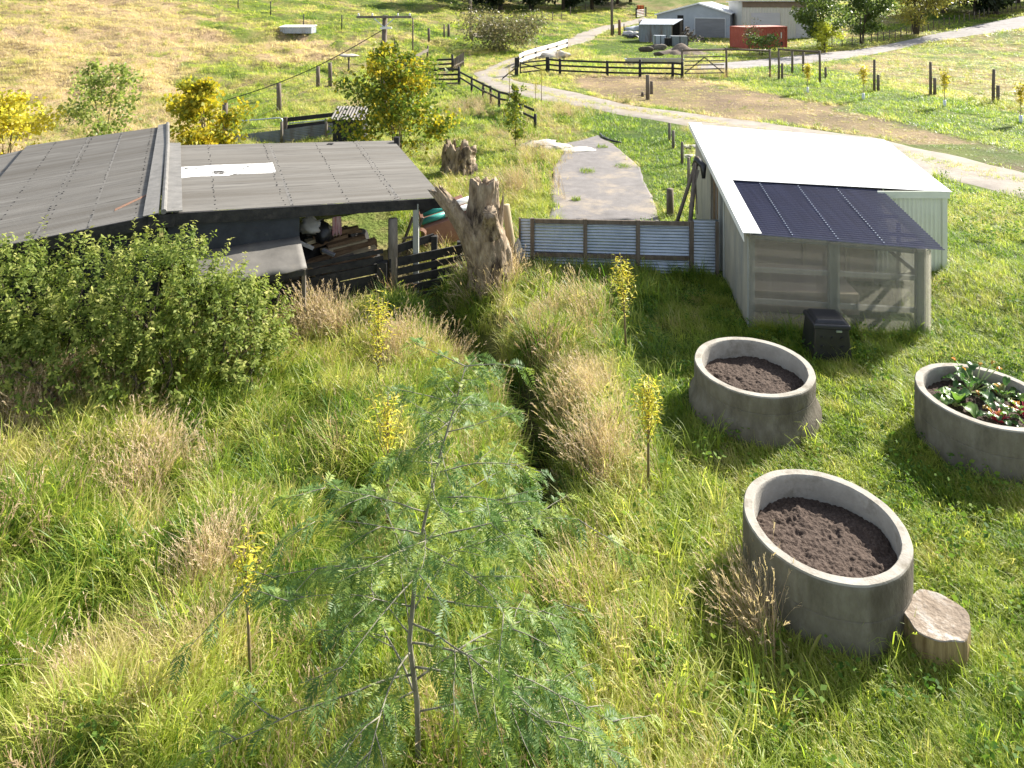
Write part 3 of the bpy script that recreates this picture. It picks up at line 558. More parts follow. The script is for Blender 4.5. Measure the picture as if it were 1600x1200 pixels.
# pale iron rear part
rc = c[3]-Vector((.13, -.1, 0)); fr0 = S(Bx+.02, ys+.03, 0); fr1 = Vector((rc.x, rc.y, 0)); zt0 = rz_(Bx, ys)-.03; zt1 = c[3].z-.02
m = MB(); m.corr(fr0, fr1, fr1+Z*zt1, fr0+Z*zt0, .11, .012, 2, 6); m.build('iron_wall', cream_iron, gh)
br = S(5.45, Dy, 0); m = MB(); m.corr(fr1, br, br+Z*2.5, fr1+Z*zt1, .11, .012, 2, 6); m.build('iron_wall', cream_iron, gh)
m = MB(); m.corr(S(0, Dy, 0), br, br+Z*2.5, S(0, Dy, 2.88), .11, .012, 2, 6); m.build('iron_wall', cream_iron, gh)
m = MB(); m.bar(fr0+Z*(zt0-.06)-sy*.05, fr1+Z*(zt1-.06)-sy*.05+sx*.1, .03, .17); m.bar(fr1+Z*(zt1-.06)+sx*.1, br+Z*2.46+sx*.1, .03, .17); m.build('barge_flashing', cream_iron, gh)
m = MB(); m.bar(fr1+Z*-.1-sy*.01, fr1+Z*(zt1-.05)-sy*.01, .12, .03, Vector((0, 1, 0))); m.build('corner_flashing', cream_iron, gh)
GHP = [tuple(S(*p, 0)[:2]) for p in ((-.1, -.02), (Bx+.1, -.02), (Bx+.1, ys), (5.6, ys-.1), (5.6, Dy+.1), (-.1, Dy+.1))]
# A-frame trestle leaning on its side wall
tp = Vector((4.9, 18.75, 2.42)); ts = root('pole_trestle', 'two dark poles lashed with black cloth leaning on the plywood shed wall', 'trestle', (tp.x-.3, tp.y, 0))
for q, w in ((Vector((4.18, 18.9, 0)), .05), (Vector((4.42, 17.9, 0)), .06)): m = MB(); m.tube([q, tp+(tp-q)*.06], w, 7); m.build('pole', wood_post, ts, True)
o = blob('lashing', None, None, tp+Vector((.05, -.12, .0)), .17, black_plastic, (.7, .7, 1.3), .3); bpy.data.objects.remove(o)
m = MB(); m.tube([tp+Vector((-.02, .1, -.12)), tp+Vector((.04, .0, .06)), tp+Vector((.14, -.2, -.05)), tp+Vector((.12, -.3, -.35))], [.08, .11, .1, .05], 8, wob=.15); m.build('cloth_lashing', black_plastic, ts, True)
m = MB()
for k in range(6): m.tube([tp+Vector((.02-.06*k/5, -.25+.03*k, -.15)), tp+Vector((-.28+.05*k, -.35+.02*k, -1.1-.1*(k % 3)))], .012, 4)
m.build('netting', wood_grey, ts)
# corrugated iron fence
fa = Vector((.2, 17.8, -.02)); fb = Vector((5.08, 17.3, 0)); fd2 = (fb-fa).normalized(); fnn = Vector((fd2.y, -fd2.x, 0))
cf = root('corrugated_fence', 'waist high galvanised corrugated iron fence with brown timber posts beside the greenhouse', 'fence', fa)
L = (fb-fa).length; hs = 1.26
for k, (t0, t1, h) in enumerate(((0, .335, hs), (.335, .6, hs), (.6, .87, hs), (.87, 1, hs+.06))):
    a, b = fa.lerp(fb, t0+.002), fa.lerp(fb, t1); m = MB(); m.corr(a-Z*.1, a+Z*(h+.05*t0), b+Z*(h+.05*t1), b-Z*.1, .0762, .011, 2, 8, n=fnn); m.build('iron_sheet', zinc, cf)
for t, w in ((.0, .05), (.065, .1), (.335, .09), (.6, .09), (.865, .1), (.99, .07)):
    p = fa.lerp(fb, t)+fnn*.06; m = MB(); m.bar(p-Z*.3, p+Z*(hs+.03+.05*t), w, .07, Vector((0, 1, 0))); m.build('post', wood_post, cf)
for t0, t1 in ((.078, .325), (.345, .59), (.61, .853)):
    for z0, h in ((hs-.04, .1), (.37, .1)): a, b = fa.lerp(fb, t0)+fnn*.05, fa.lerp(fb, t1)+fnn*.05; m = MB(); m.bar(a+Z*(z0+.05*t0), b+Z*(z0+.05*t1), .045, h); m.build('rail', wood_post, cf)

# ------------------------------------------------------------------ concrete tank planters
def tank(c, r, h, label, soil_dz, flare=0, th=.125, lumps=.05, sg=0):
    g = gz(c[0], c[1], False); t = root('concrete_planter', label, 'planter', (c[0], c[1], g), 'concrete ring planters on the lawn')
    prof = [(r-th-.02, -.1), (r-th, h-.05), (r-th+.004, h-.012), (r-th+.015, h), (r-.015, h+.002), (r-.003, h-.014)]
    prof += [(r, h-.06), (r+.001, .52), (r-.008, .51), (r+.001, .50), (r, .42), (r+flare*.35, .32), (r+flare, .22), (r+flare, -.15)] if flare else [(r, h-.06), (r+.001, .40), (r-.008, .39), (r+.001, .38), (r+.004, -.15)]
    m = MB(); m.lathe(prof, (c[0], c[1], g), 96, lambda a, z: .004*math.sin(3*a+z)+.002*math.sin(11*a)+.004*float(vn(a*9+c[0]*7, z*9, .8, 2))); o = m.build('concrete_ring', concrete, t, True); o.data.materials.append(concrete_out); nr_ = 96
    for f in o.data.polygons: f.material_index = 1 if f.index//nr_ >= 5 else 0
    o.modifiers.new('e', 'EDGE_SPLIT').split_angle = math.radians(40)
    n = 120; V = []; Q = []; rr = r-th+.02; lin = np.linspace(-rr, rr, n); X, Y = np.meshgrid(lin, lin); D = np.hypot(X, Y)
    sc = np.minimum(1, rr/np.maximum(D, 1e-6)); X2, Y2 = X*sc, Y*sc
    Zs = h-soil_dz+.03*(1-(D/rr)**2)+lumps*.8*fbm(X2+c[0], Y2+c[1], .4, 0)+lumps*.5*fbm(X2+c[0], Y2, .1, 2)*(.4+np.clip(1.6*vn(X2, Y2+c[1], .3, 4), 0, 1.2))+.014*vn(X2+c[1], Y2, .03, 3)
    ii = np.arange(n*n).reshape(n, n); Q = np.stack([ii[:-1, :-1], ii[:-1, 1:], ii[1:, 1:], ii[1:, :-1]], -1).reshape(-1, 4)
    keep = (D.ravel()[Q] < rr*1.08).all(1); me = np_mesh('soil', np.stack([X2.ravel(), Y2.ravel(), Zs.ravel()], -1), Q[keep], soil_m); link_mesh('soil', me, t)
    return t, g
T3 = (3.67, 8.27); T1 = (4.02, 11.72); T2 = (7.28, 10.86)
tank(T3, .91, .77, 'nearest bare soil concrete ring planter beside the low log stump', .28, lumps=.06)
tank(T1, .955, .77, 'farthest bare soil concrete ring planter, with a flared foot, in front of the greenhouse', .29, flare=.09)
_, g2 = tank(T2, .93, .77, 'concrete ring planter filled with leafy vegetables at right edge', .24)
# vegetables
veg_g = leafmat('vegetable leaf', [(.0, (.03, .07, .02)), (.45, (.06, .14, .03)), (.75, (.16, .27, .05)), (.9, (.4, .24, .04)), (1, (.55, .2, .03))], .35, rough=.35, spec=.5)
stalk_r = mat('red stalk', (.42, .04, .07), rough=.4, bump=0); stalk_g = mat('pale green stalk', (.3, .36, .16), rough=.5, bump=0)
def plant(name, label, c, n, L, Wd, hgt, lo, hi, stalk, seed):
    rr = random.Random(seed); t = root(name, label, 'vegetable', c); V = []; Q = []; A = []; m = MB()
    for i in range(n):
        az = i*2.4+rr.uniform(-.4, .4); up = rr.uniform(.35, 1.2); d = Vector((math.cos(az)*math.cos(up), math.sin(az)*math.cos(up), math.sin(up)))
        l = L*rr.uniform(.7, 1.15); st = rr.uniform(.25, .6)*hgt; b = Vector((rr.uniform(-.03, .03), rr.uniform(-.03, .03), 0)); e = b+d*st
        m.tube([Vector(c)+b, Vector(c)+b.lerp(e, .6)+Z*.01, Vector(c)+e], [.014, .011, .007], 5)
        s = d.cross(Z).normalized(); n0 = len(V); var = rr.uniform(lo, hi)
        for k in range(8):
            u = k/7; w = Wd*rr.uniform(.85, 1.1)*math.sin(math.pi*min(1, .08+u*.9))**.7; cpt = e+d*(l*u)-Z*(l*.75*u*u*(1.2-up*.4))
            for jj in range(5): f = (jj-2)/2; V.append(cpt+s*(w*f/2)+Z*(.18*w*abs(f)+.012*math.sin(k*2.7+jj*2.1+i)+rr.uniform(-.006, .006))); A.append(min(1, var+.06*rr.random()))
        for k in range(7):
            for jj in range(4): Q.append((n0+k*5+jj, n0+k*5+jj+1, n0+(k+1)*5+jj+1, n0+(k+1)*5+jj))
    link_mesh('foliage', np_mesh('foliage', V, Q, veg_g, {'var': A}), t); m.build('stalk', stalk, t, True)
vz = g2+.53
for i, (dx, dy, n, L, Wd, hg, lo, hi, st, lab, nm) in enumerate((
    (-.38, .1, 15, .34, .2, .25, .35, .75, stalk_g, 'broad bright green vegetable with pale ribs at left of the vegetable planter', 'leaf_vegetable'),
    (.0, -.3, 16, .2, .11, .35, .25, .98, stalk_r, 'drooping dark leafy plant with orange tips at the planter front', 'leaf_vegetable'),
    (.05, .42, 16, .26, .17, .6, .15, .6, stalk_g, 'tallest dark green vegetable standing at the back of its planter', 'leaf_vegetable'),
    (.45, -.2, 14, .22, .11, .4, .45, 1.0, stalk_r, 'yellow and orange tinged leafy plant near right planter rim', 'leaf_vegetable'),
    (.5, .3, 13, .24, .11, .35, .3, .8, stalk_g, 'glossy green low vegetable behind the yellow tinged plant', 'leaf_vegetable'),
    (.2, .5, 9, .12, .06, .85, .86, 1.0, stalk_g, 'orange flowering spike rising above the dark green vegetable', 'flowering_plant'))):
    plant(nm, lab, (T2[0]+dx, T2[1]+dy, vz), n, L, Wd, hg, lo, hi, st, i)
# compost bin
cb = Vector((6.05, 13.55, gz(6.05, 13.55, False)-.06)); bn = root('compost_bin', 'square black plastic compost bin between greenhouse front and soil planter', 'compost bin', cb)
def rect(c, w, d, z): return [Vector(c)+sx*a*w/2+sy*b*d/2+Z*z for a, b in ((-1, -1), (1, -1), (1, 1), (-1, 1))]
m = MB(); m.hexa(rect(cb, .76, .74, -.1), rect(cb, .62, .6, .72)); m.build('bin_body', black_plastic, bn, bevel=.03)
m = MB(); m.hexa(rect(cb, .69, .67, .68), rect(cb, .67, .65, .77)); m.hexa(rect(cb, .6, .58, .765), rect(cb, .5, .48, .83)); m.build('bin_lid', black_plastic, bn, bevel=.025)
for z0 in (.2, .36, .52):
    for k in (-1, 0, 1): p = cb+sx*k*.18-sy*(.376-.07*z0/.8)+Z*z0; m = MB(); m.tube([p+sy*.03, p-sy*.012], .03, 10); m.build('vent', black_plastic, bn)
m = MB(); p = cb+sx*.12-sy*.325+Z*.66; m.bar(p-sx*.05, p+sx*.05, .03, .035); m.build('latch', zinc, bn)
# log stump beside the nearest planter
ls = (4.52, 7.5); g = gz(*ls, False); st = root('log_stump', 'low sawn log stump with a bleached cut face beside the nearest planter', 'stump', (*ls, g))
wob = lambda a, z: .08*math.sin(2*a+.6)+.045*math.sin(5*a+1)+.02*math.sin(9*a)
m = MB(); m.lathe([(.31, -.1), (.325, .1), (.33, .26), (.325, .335)], (*ls, g), 56, wob); m.build('log_side', log_side, st, True)
m = MB(); m.lathe([(.325, .336), (.318, .347), (.22, .345), (.1, .347), (.02, .344), (.001, .344)], (*ls, g), 56, lambda a, z: wob(a, z)+.0*a); m.build('cut_face', stump_top, st)

# ------------------------------------------------------------------ leaves, trees, shrubs
def leaves(name, pos, nrm, tip, size, asp, mt, var=None, fold=.15, parent=None):
    n = len(pos); pos, nrm, tip = (np.asarray(a, float) for a in (pos, nrm, tip)); size = np.broadcast_to(np.asarray(size, float), (n,))[:, None]
    tip = tip-nrm*(tip*nrm).sum(1, keepdims=True); tip /= np.linalg.norm(tip, axis=1, keepdims=True)+1e-9
    nrm = nrm/(np.linalg.norm(nrm, axis=1, keepdims=True)+1e-9); sd = np.cross(tip, nrm)
    V = np.stack([pos, pos+tip*size*.45+sd*size*asp*.5+nrm*size*fold*.5, pos+tip*size, pos+tip*size*.45-sd*size*asp*.5+nrm*size*fold*.5], 1).reshape(-1, 3)
    Q = np.arange(4*n).reshape(n, 4); v = rng.random(n) if var is None else np.asarray(var)
    if parent: V = V-np.array(parent_world(parent))
    return np_mesh(name, V, Q, mt, {'var': np.repeat(np.clip(v, 0, 1), 4)}, smooth=False)
def rdir(n, up=0.0):
    d = rng.normal(size=(n, 3)); d /= np.linalg.norm(d, axis=1, keepdims=True); d[:, 2] += up; return d/np.linalg.norm(d, axis=1, keepdims=True)
lf_shrub = leafmat('shrub leaf', [(0, (.06, .10, .022)), (.45, (.14, .19, .038)), (.8, (.27, .30, .075)), (1, (.40, .38, .13))], .38, rough=.55, spec=.15)
lf_poplar = leafmat('poplar autumn leaf', [(0, (.07, .12, .02)), (.45, (.14, .19, .03)), (.7, (.42, .36, .03)), (1, (.62, .44, .03))], .4, rough=.5, spec=.2)
lf_yellow = leafmat('yellow leaf', [(0, (.25, .27, .03)), (.4, (.52, .45, .05)), (1, (.68, .55, .07))], .45)
lf_willow = leafmat('willow yellow leaf', [(0, (.30, .36, .05)), (.5, (.58, .54, .07)), (1, (.76, .60, .07))], .45)
lf_green = leafmat('tree green leaf', [(0, (.05, .085, .02)), (.6, (.10, .15, .035)), (1, (.2, .24, .06))], .35, rough=.4)
lf_green2 = leafmat('pale poplar leaf', [(0, (.12, .17, .04)), (.6, (.24, .29, .08)), (1, (.42, .42, .16))], .45, rough=.45, spec=.3)
lf_olive = leafmat('olive yellow leaf', [(0, (.10, .12, .03)), (.6, (.25, .24, .06)), (1, (.42, .33, .07))], .4)
lf_dark = leafmat('dark evergreen leaf', [(0, (.012, .022, .010)), (.6, (.025, .04, .016)), (1, (.05, .065, .025))], .2)
lf_wattle = leafmat('wattle frond', [(0, (.06, .13, .045)), (.5, (.15, .24, .06)), (1, (.42, .46, .08))], .45, rough=.5)
lf_bramble = leafmat('bramble leaf', [(0, (.06, .08, .03)), (.5, (.15, .14, .07)), (1, (.3, .24, .14))], .3)
def tree(name, label, cat, base, h, r, n, leaf, lm, bm, trunk=.05, stems=1, c0=.25, brn=14, asp=.7, group=None, up=.5, shape=1.0, vlo=0, vhi=1, thin=.55, blob_=.72):
    base = Vector(base); t = root(name, label, cat, base, group); m = MB(); tips = []
    for sidx in range(stems):
        a0 = random.uniform(0, 6.28); sp = r*.35*(stems > 1); ln = Vector((math.cos(a0)*sp, math.sin(a0)*sp, 0))
        hh = h*random.uniform(.82, 1) if sidx else h
        pts = [base-Z*.2+ln*.15, base+ln*.35+Z*hh*.35, base+ln*.75+Vector((random.uniform(-.1, .1)*r, random.uniform(-.1, .1)*r, hh*.7)), base+ln+Z*hh]
        tw = trunk*(1 if stems == 1 else .6); m.tube(pts, [tw, tw*.75, tw*.45, tw*.12], 7)
        for b in range(max(3, brn//stems)):
            f = c0+(1-c0)*(b+random.random())/max(3, brn//stems); f = min(f, .99); k = min(2, int(f*3)); q = pts[k].lerp(pts[k+1], f*3-k) if f < 1 else pts[-1]
            az = random.uniform(0, 6.28); prof = math.sin(math.pi*min(1, max(.12, ((f-c0)/(1-c0))**shape*.85+.12)))
            L = r*prof*random.uniform(.7, 1.1); d = Vector((math.cos(az), math.sin(az), up*random.uniform(.5, 1.3)))
            e1 = q+d*L*.5; e2 = q+d*L+Z*L*random.uniform(-.05, .25); m.tube([q, e1, e2], [tw*.3, tw*.18, tw*.05], 5)
            for k2 in range(3): tips.append((q.lerp(e2, random.uniform(.35, 1.08)), (L*.34+.08*r)*blob_))
        tips.append((pts[-1], .12*r+.05*h*0)); tips.append((pts[2].lerp(pts[3], .5), .15*r))
    m.build('trunk', bm, t, True)
    tc = np.array([tuple(a) for a, _ in tips]); tr = np.array([b for _, b in tips]); w = tr**1.2; ii = rng.choice(len(tips), n, p=w/w.sum())
    g = rng.normal(size=(n, 3)); g /= np.linalg.norm(g, axis=1, keepdims=True); g *= (rng.random(n)**thin)[:, None]
    pos = tc[ii]+g*tr[ii][:, None]*np.array([1.25, 1.25, 1.0]); pos[:, 2] = np.maximum(pos[:, 2], base.z+.02*h)
    cl = rng.random(len(tips)); var = vlo+(vhi-vlo)*np.clip(.5*cl[ii]+.5*rng.random(n), 0, 1)
    nrm = rdir(n, .6); tip = g+rdir(n)*.8-np.array([0, 0, .4])
    link_mesh('crown', leaves('crown', pos, nrm, tip, leaf*rng.uniform(.6, 1.25, n), asp, lm, var, parent=t), t); return t
def gp(x, y, dz=0): return (x, y, gz(x, y)+dz)
# poplars and yellow trees behind the barn
pp = P(632, 262, 26.8); tree('poplar_tree', 'bushy green and yellow poplar with a tall leader behind the barn corner', 'tree', gp(-4.3, 26.8), 4.75, 2.15, 9500, .15, lf_poplar, bark, .07, 4, .06, 56, .85, up=.95, shape=.38, blob_=.6)
tree('poplar_tree', 'yellow leafed poplar rising behind the barn ridge', 'tree', gp(-11.3, 26.0), 3.6, 1.3, 4600, .16, lf_poplar, bark, .05, 2, .1, 26, .85, up=.9, shape=.6, vlo=.35, vhi=1)
tree('poplar_tree', 'pale green open poplar standing on the dry hillside behind the barn', 'tree', gp(-16.3, 28.0), 4.0, 1.5, 2300, .15, lf_green2, bark, .05, 3, .1, 26, .85, up=.9, shape=.6)
tree('poplar_tree', 'bright yellow tree cut off by the left edge behind the barn', 'tree', gp(-18.5, 25.6), 2.9, 1.7, 4800, .14, lf_yellow, bark, .05, 3, .1, 26, .85, up=.8, shape=.6)
tree('poplar_tree', 'slim green young poplar at the near end of the paddock rails', 'tree', gp(.15, 31.2), 2.75, .6, 1300, .12, lf_poplar, bark, .03, 1, .06, 26, .8, up=1.6, shape=.5, vlo=.1, vhi=.72)
# big shrub in front of the barn
sb = root('broadleaf_shrub', 'large dense green shrub with small glossy leaves against the barn front', 'shrub', (-6.8, 12.6, gz(-6.8, 12.6, False)))
lobes = [(-9.4, 12.4, 1.05, 1.5, 1.1, 1.5), (-8.1, 12.3, 1.15, 1.3, 1.1, 1.35), (-7.0, 12.5, 1.1, 1.25, 1.1, 1.35), (-6.15, 12.65, 1.2, 1.0, 1.0, 1.4), (-5.4, 12.7, .85, .9, .9, 1.05), (-5.0, 13.2, .65, .75, .7, .8), (-7.4, 11.7, .6, 1.2, .9, .8), (-6.2, 11.9, .5, 1.0, .8, .7), (-8.8, 11.6, .6, 1.2, .9, .9), (-10.6, 12.6, 1.1, 1.3, 1.1, 1.4), (-4.7, 12.4, .4, .7, .7, .55)]
LP, LN, LT, LVv = [], [], [], []
for (x, y, z, a, b, c) in lobes:
    ns = int(360*(a*b+b*c+a*c)/3)
    for _ in range(ns):
        d = rng.normal(size=3); d /= np.linalg.norm(d)
        if d[2] < -.55: continue
        rr = rng.uniform(.72, 1.06); p0 = np.array([x+d[0]*a*rr, y+d[1]*b*rr, max(.05, z+d[2]*c*rr)])
        if float(vn(p0[0]*1.0+p0[2]*.7, p0[1]+p0[2], .42, 1)) < -.38: continue
        sdv = d*.7+np.array([0, 0, .65])+rng.normal(size=3)*.3; sdv /= np.linalg.norm(sdv); vv = rng.random()
        for k in range(13):
            s_ = k/12; q = p0+sdv*.30*s_+np.array([0, 0, -.05*s_*s_]); a_ = k*2.4; per = np.cross(sdv, [math.cos(a_), math.sin(a_), .3]); per /= np.linalg.norm(per)
            LP.append(q); LT.append(per*.9+sdv*.6); LN.append(sdv+per*.1+rng.normal(size=3)*.35); LVv.append(.2*vv+.45*s_+.3*rng.random())
for _ in range(150):
    x, y, z, a, b, c = lobes[rng.integers(0, len(lobes))]; d = rng.normal(size=3); d[2] = abs(d[2])+.2; d /= np.linalg.norm(d); p0 = np.array([x+d[0]*a*.95, y+d[1]*b*.95, z+d[2]*c*.95])
    sdv = d*.35+np.array([0, 0, .9])+rng.normal(size=3)*.25; sdv /= np.linalg.norm(sdv); Ls = rng.uniform(.35, .62)
    for k in range(24):
        s_ = k/23; q = p0+sdv*Ls*s_; a_ = k*2.4; per = np.cross(sdv, [math.cos(a_), math.sin(a_), .3]); per /= np.linalg.norm(per); LP.append(q); LT.append(per*.9+sdv*.7); LN.append(sdv+rng.normal(size=3)*.35); LVv.append(.45+.4*s_+.15*rng.random())
LP = np.array(LP)
link_mesh('foliage', leaves('foliage', LP, LN, LT, rng.uniform(.06, .11, len(LP)), .52, lf_shrub, LVv, parent=sb), sb)
m = MB()
for (x, y, z, a, b, c) in lobes:
    for k in range(7):
        e = Vector((x+random.uniform(-.7, .7)*a, y+random.uniform(-.7, .7)*b, z+random.uniform(.2, .75)*c)); s_ = Vector((x+random.uniform(-.25, .25), y+random.uniform(-.2, .2), 0)); m.tube([s_, s_.lerp(e, .5)+Vector((random.uniform(-.2, .2), 0, .1)), e], [.025, .017, .006], 5)
m.build('stem', bark_dk, sb, True)['kind'] = 'stuff'
# foreground wattle
wb = P(655, 1215, 6.2); wb.z = gz(wb.x, wb.y)
wt = root('wattle_tree', 'young feathery green wattle tree in the foreground', 'tree', wb)
tp_ = [wb-Z*.2, P(652, 1100, 6.2), P(640, 1000, 6.2), P(650, 890, 6.22), P(662, 820, 6.24), P(690, 700, 6.27), P(712, 630, 6.3), P(727, 572, 6.32)]
m = MB(); m.tube(tp_, [.028, .026, .023, .019, .015, .010, .007, .004], 7, wob=.06)
WP, WN, WT, WS, WV = [], [], [], [], []
def frond(p, d, L):
    d = d/np.linalg.norm(d); s_ = np.cross(d, [0, 0, 1.0]); s_ /= np.linalg.norm(s_)+1e-9; ro = rng.uniform(-.9, .9); nn_ = np.cross(s_, d); s_ = s_*math.cos(ro)+nn_*math.sin(ro); nn_ = np.cross(s_, d); v = rng.random(); K = 11
    for k in range(K):
        u = (k+.5)/K; q = p+d*L*u+np.array([0, 0, -.35*L*u*u]); l = L*.40*math.sin(math.pi*(.18+.74*u))
        for sg in (-1, 1): WP.append(q); WT.append(s_*sg*.85+d*.55+np.array([0, 0, -.2])); WN.append(nn_+rng.normal(size=3)*.15); WS.append(l); WV.append(.25*rng.random()+.75*v*.9)
def wbranch(m, q, d, L, depth):
    n = max(4, int(L/.12)); pts = [q]; dd = Vector(d).normalized()
    for i in range(n):
        dd = (dd+Vector((random.uniform(-.13, .13), random.uniform(-.13, .13), -.045+random.uniform(-.07, .07)))).normalized(); pts.append(pts[-1]+dd*L/n)
    r0 = .002+.0038*L; m.tube(pts, [r0*(1-i/n)+.0012 for i in range(n+1)], 5)
    for i in range(1 if depth else 2, n+1):
        dv = np.array(pts[i]-pts[i-1]); dv /= np.linalg.norm(dv); sd_ = np.cross(dv, [0, 0, 1.0])
        for sg in (-1, 1):
            for rep in range(2):
                if rng.random() < .72: frond(np.array(pts[i-1].lerp(pts[i], rng.random())), dv*.75+sg*sd_*.75+np.array([0, 0, rng.uniform(-.75, .15)]), rng.uniform(.11, .20))
        if depth == 0 and i > 2 and L > .6 and rng.random() < .42:
            sg = random.choice((-1, 1)); wbranch(m, pts[i], Vector(dv)+Vector(sd_)*sg*.9+Z*random.uniform(-.3, .2), L*random.uniform(.25, .42), 1)
nb = 46
for i in range(nb):
    f = .13+.85*(i+.5*random.random())/nb; x = f*(len(tp_)-1); k = min(int(x), len(tp_)-2); q = tp_[k].lerp(tp_[k+1], x-k)
    az = i*2.4+random.uniform(-.5, .5); L = min(2.1, min(.2+2.5*(1-f)**1.05, 2.1))*random.uniform(.6, 1.05)
    d = Vector((math.cos(az), math.sin(az)*.8, random.uniform(.05, .5))); wbranch(m, q, d, L, 0)
q = tp_[-1]; wbranch(m, q, Vector((1, .1, .05)), .62, 1); wbranch(m, q, Vector((-.9, .2, .3)), .6, 1); wbranch(m, tp_[-2], Vector((-1, 0, .35)), .7, 1)
m.build('trunk', bark_w, wt, True)
link_mesh('foliage', leaves('foliage', np.array(WP), WN, WT, np.array(WS), .2, lf_wattle, WV, fold=.05, parent=wt), wt)
# willow saplings
def sapling(label, base, h, crown, lean, n, dens, guard=False, grp='young yellow saplings', lm=None):
    base = Vector(base); t = root('willow_sapling', label, 'sapling', base, grp); m = MB(); top = base+Vector((lean, 0, h)); c0 = h-crown
    m.tube([base-Z*.15, base+Vector((lean*.4, .0, h*.5)), top], [.016+.004*h, .013+.002*h, .004], 6); pos, tip, nrm, var = [], [], [], []
    for k in range(n):
        f = (k+.3)/n; q = base.lerp(top, (c0+crown*.72*f)/h); az = k*2.4; L = crown*(.34+.36*(1-f))*random.uniform(.7, 1.1); d = Vector((math.cos(az)*.40, math.sin(az)*.40, 1)).normalized(); e = q+d*L
        m.tube([q, q.lerp(e, .5)+Vector((math.cos(az), math.sin(az), 0))*.02, e], [.006, .004, .002], 4)
        for j in range(dens):
            u = (j+random.random())/dens; p = q.lerp(e, u); a2 = j*2.4+k; dd = Vector((math.cos(a2), math.sin(a2), .55+random.uniform(-.4, .4))); pos.append(tuple(p)); tip.append(tuple(dd)); nrm.append((random.uniform(-.6, .6), random.uniform(-.6, .6), 1)); var.append(random.random())
    m.build('trunk', bark if not guard else wood_pale, t, True)
    link_mesh('crown', leaves('crown', pos, nrm, tip, np.array([random.uniform(.06, .12) for _ in pos])*(1.0+1.5*guard), .22+.2*guard, lm or lf_willow, var, parent=t), t)
    if guard: m = MB(); m.tube([base-Z*.1, base+Z*.42], .085, 8); m.build('tree_guard', guard_m, t, True)
    return t
def sap_px(label, u, vb, vt, crown, n=16, dens=16, lean=0, **k):
    b = G(u, vb); b.z = gz(b.x, b.y); h = CAMH-(vt-HY)/FPX*b.y-b.z; return sapling(label, b, h, crown*h, lean, n, dens, **k)
sap_px('yellow green willow sapling in long grass in front of the porch', 591, 625, 458, .74, 28, 17)
sap_px('bright yellow two pronged sapling in front of the corrugated fence', 979, 560, 396, .62, 20, 20, lean=-.12)
sap_px('yellow sapling with bare stem beside the ditch bank near soil planter', 1013, 782, 584, .58, 26, 16)
sap_px('thin yellow green sapling with a straight bare stem at lower left', 393, 1085, 835, .46, 20, 10, lean=-.08)
sap_px('slight sapling half hidden behind the feathery wattle', 606, 850, 600, .55, 22, 13)
fs_ = [('leftmost yellow staked sapling in a pale guard by the deer fence', 1262, 146, 98), ('yellow staked sapling, second from left along the deer fence', 1349, 156, 101), ('yellow staked sapling in a pale guard, third along the deer fence', 1476, 168, 108), ('yellow staked sapling at the right end of the row, cut by frame edge', 1595, 193, 127)]
for lb, u, vb, vt in fs_: sap_px(lb, u, vb, vt, .62, 14, 16, guard=True, grp='staked saplings along the deer fence', lm=lf_yellow)
for lb, u, vb, vt in (('yellow sapling standing left of the other two beside the gravel road', 796, 158, 100), ('tallest yellow sapling beside the gravel road bend', 846, 160, 104), ('small sparse sapling between the gravel bend and tallest roadside sapling', 837, 165, 125)): sap_px(lb, u, vb, vt, .5, 12, 12, grp='saplings by the gravel road', lm=lf_yellow)
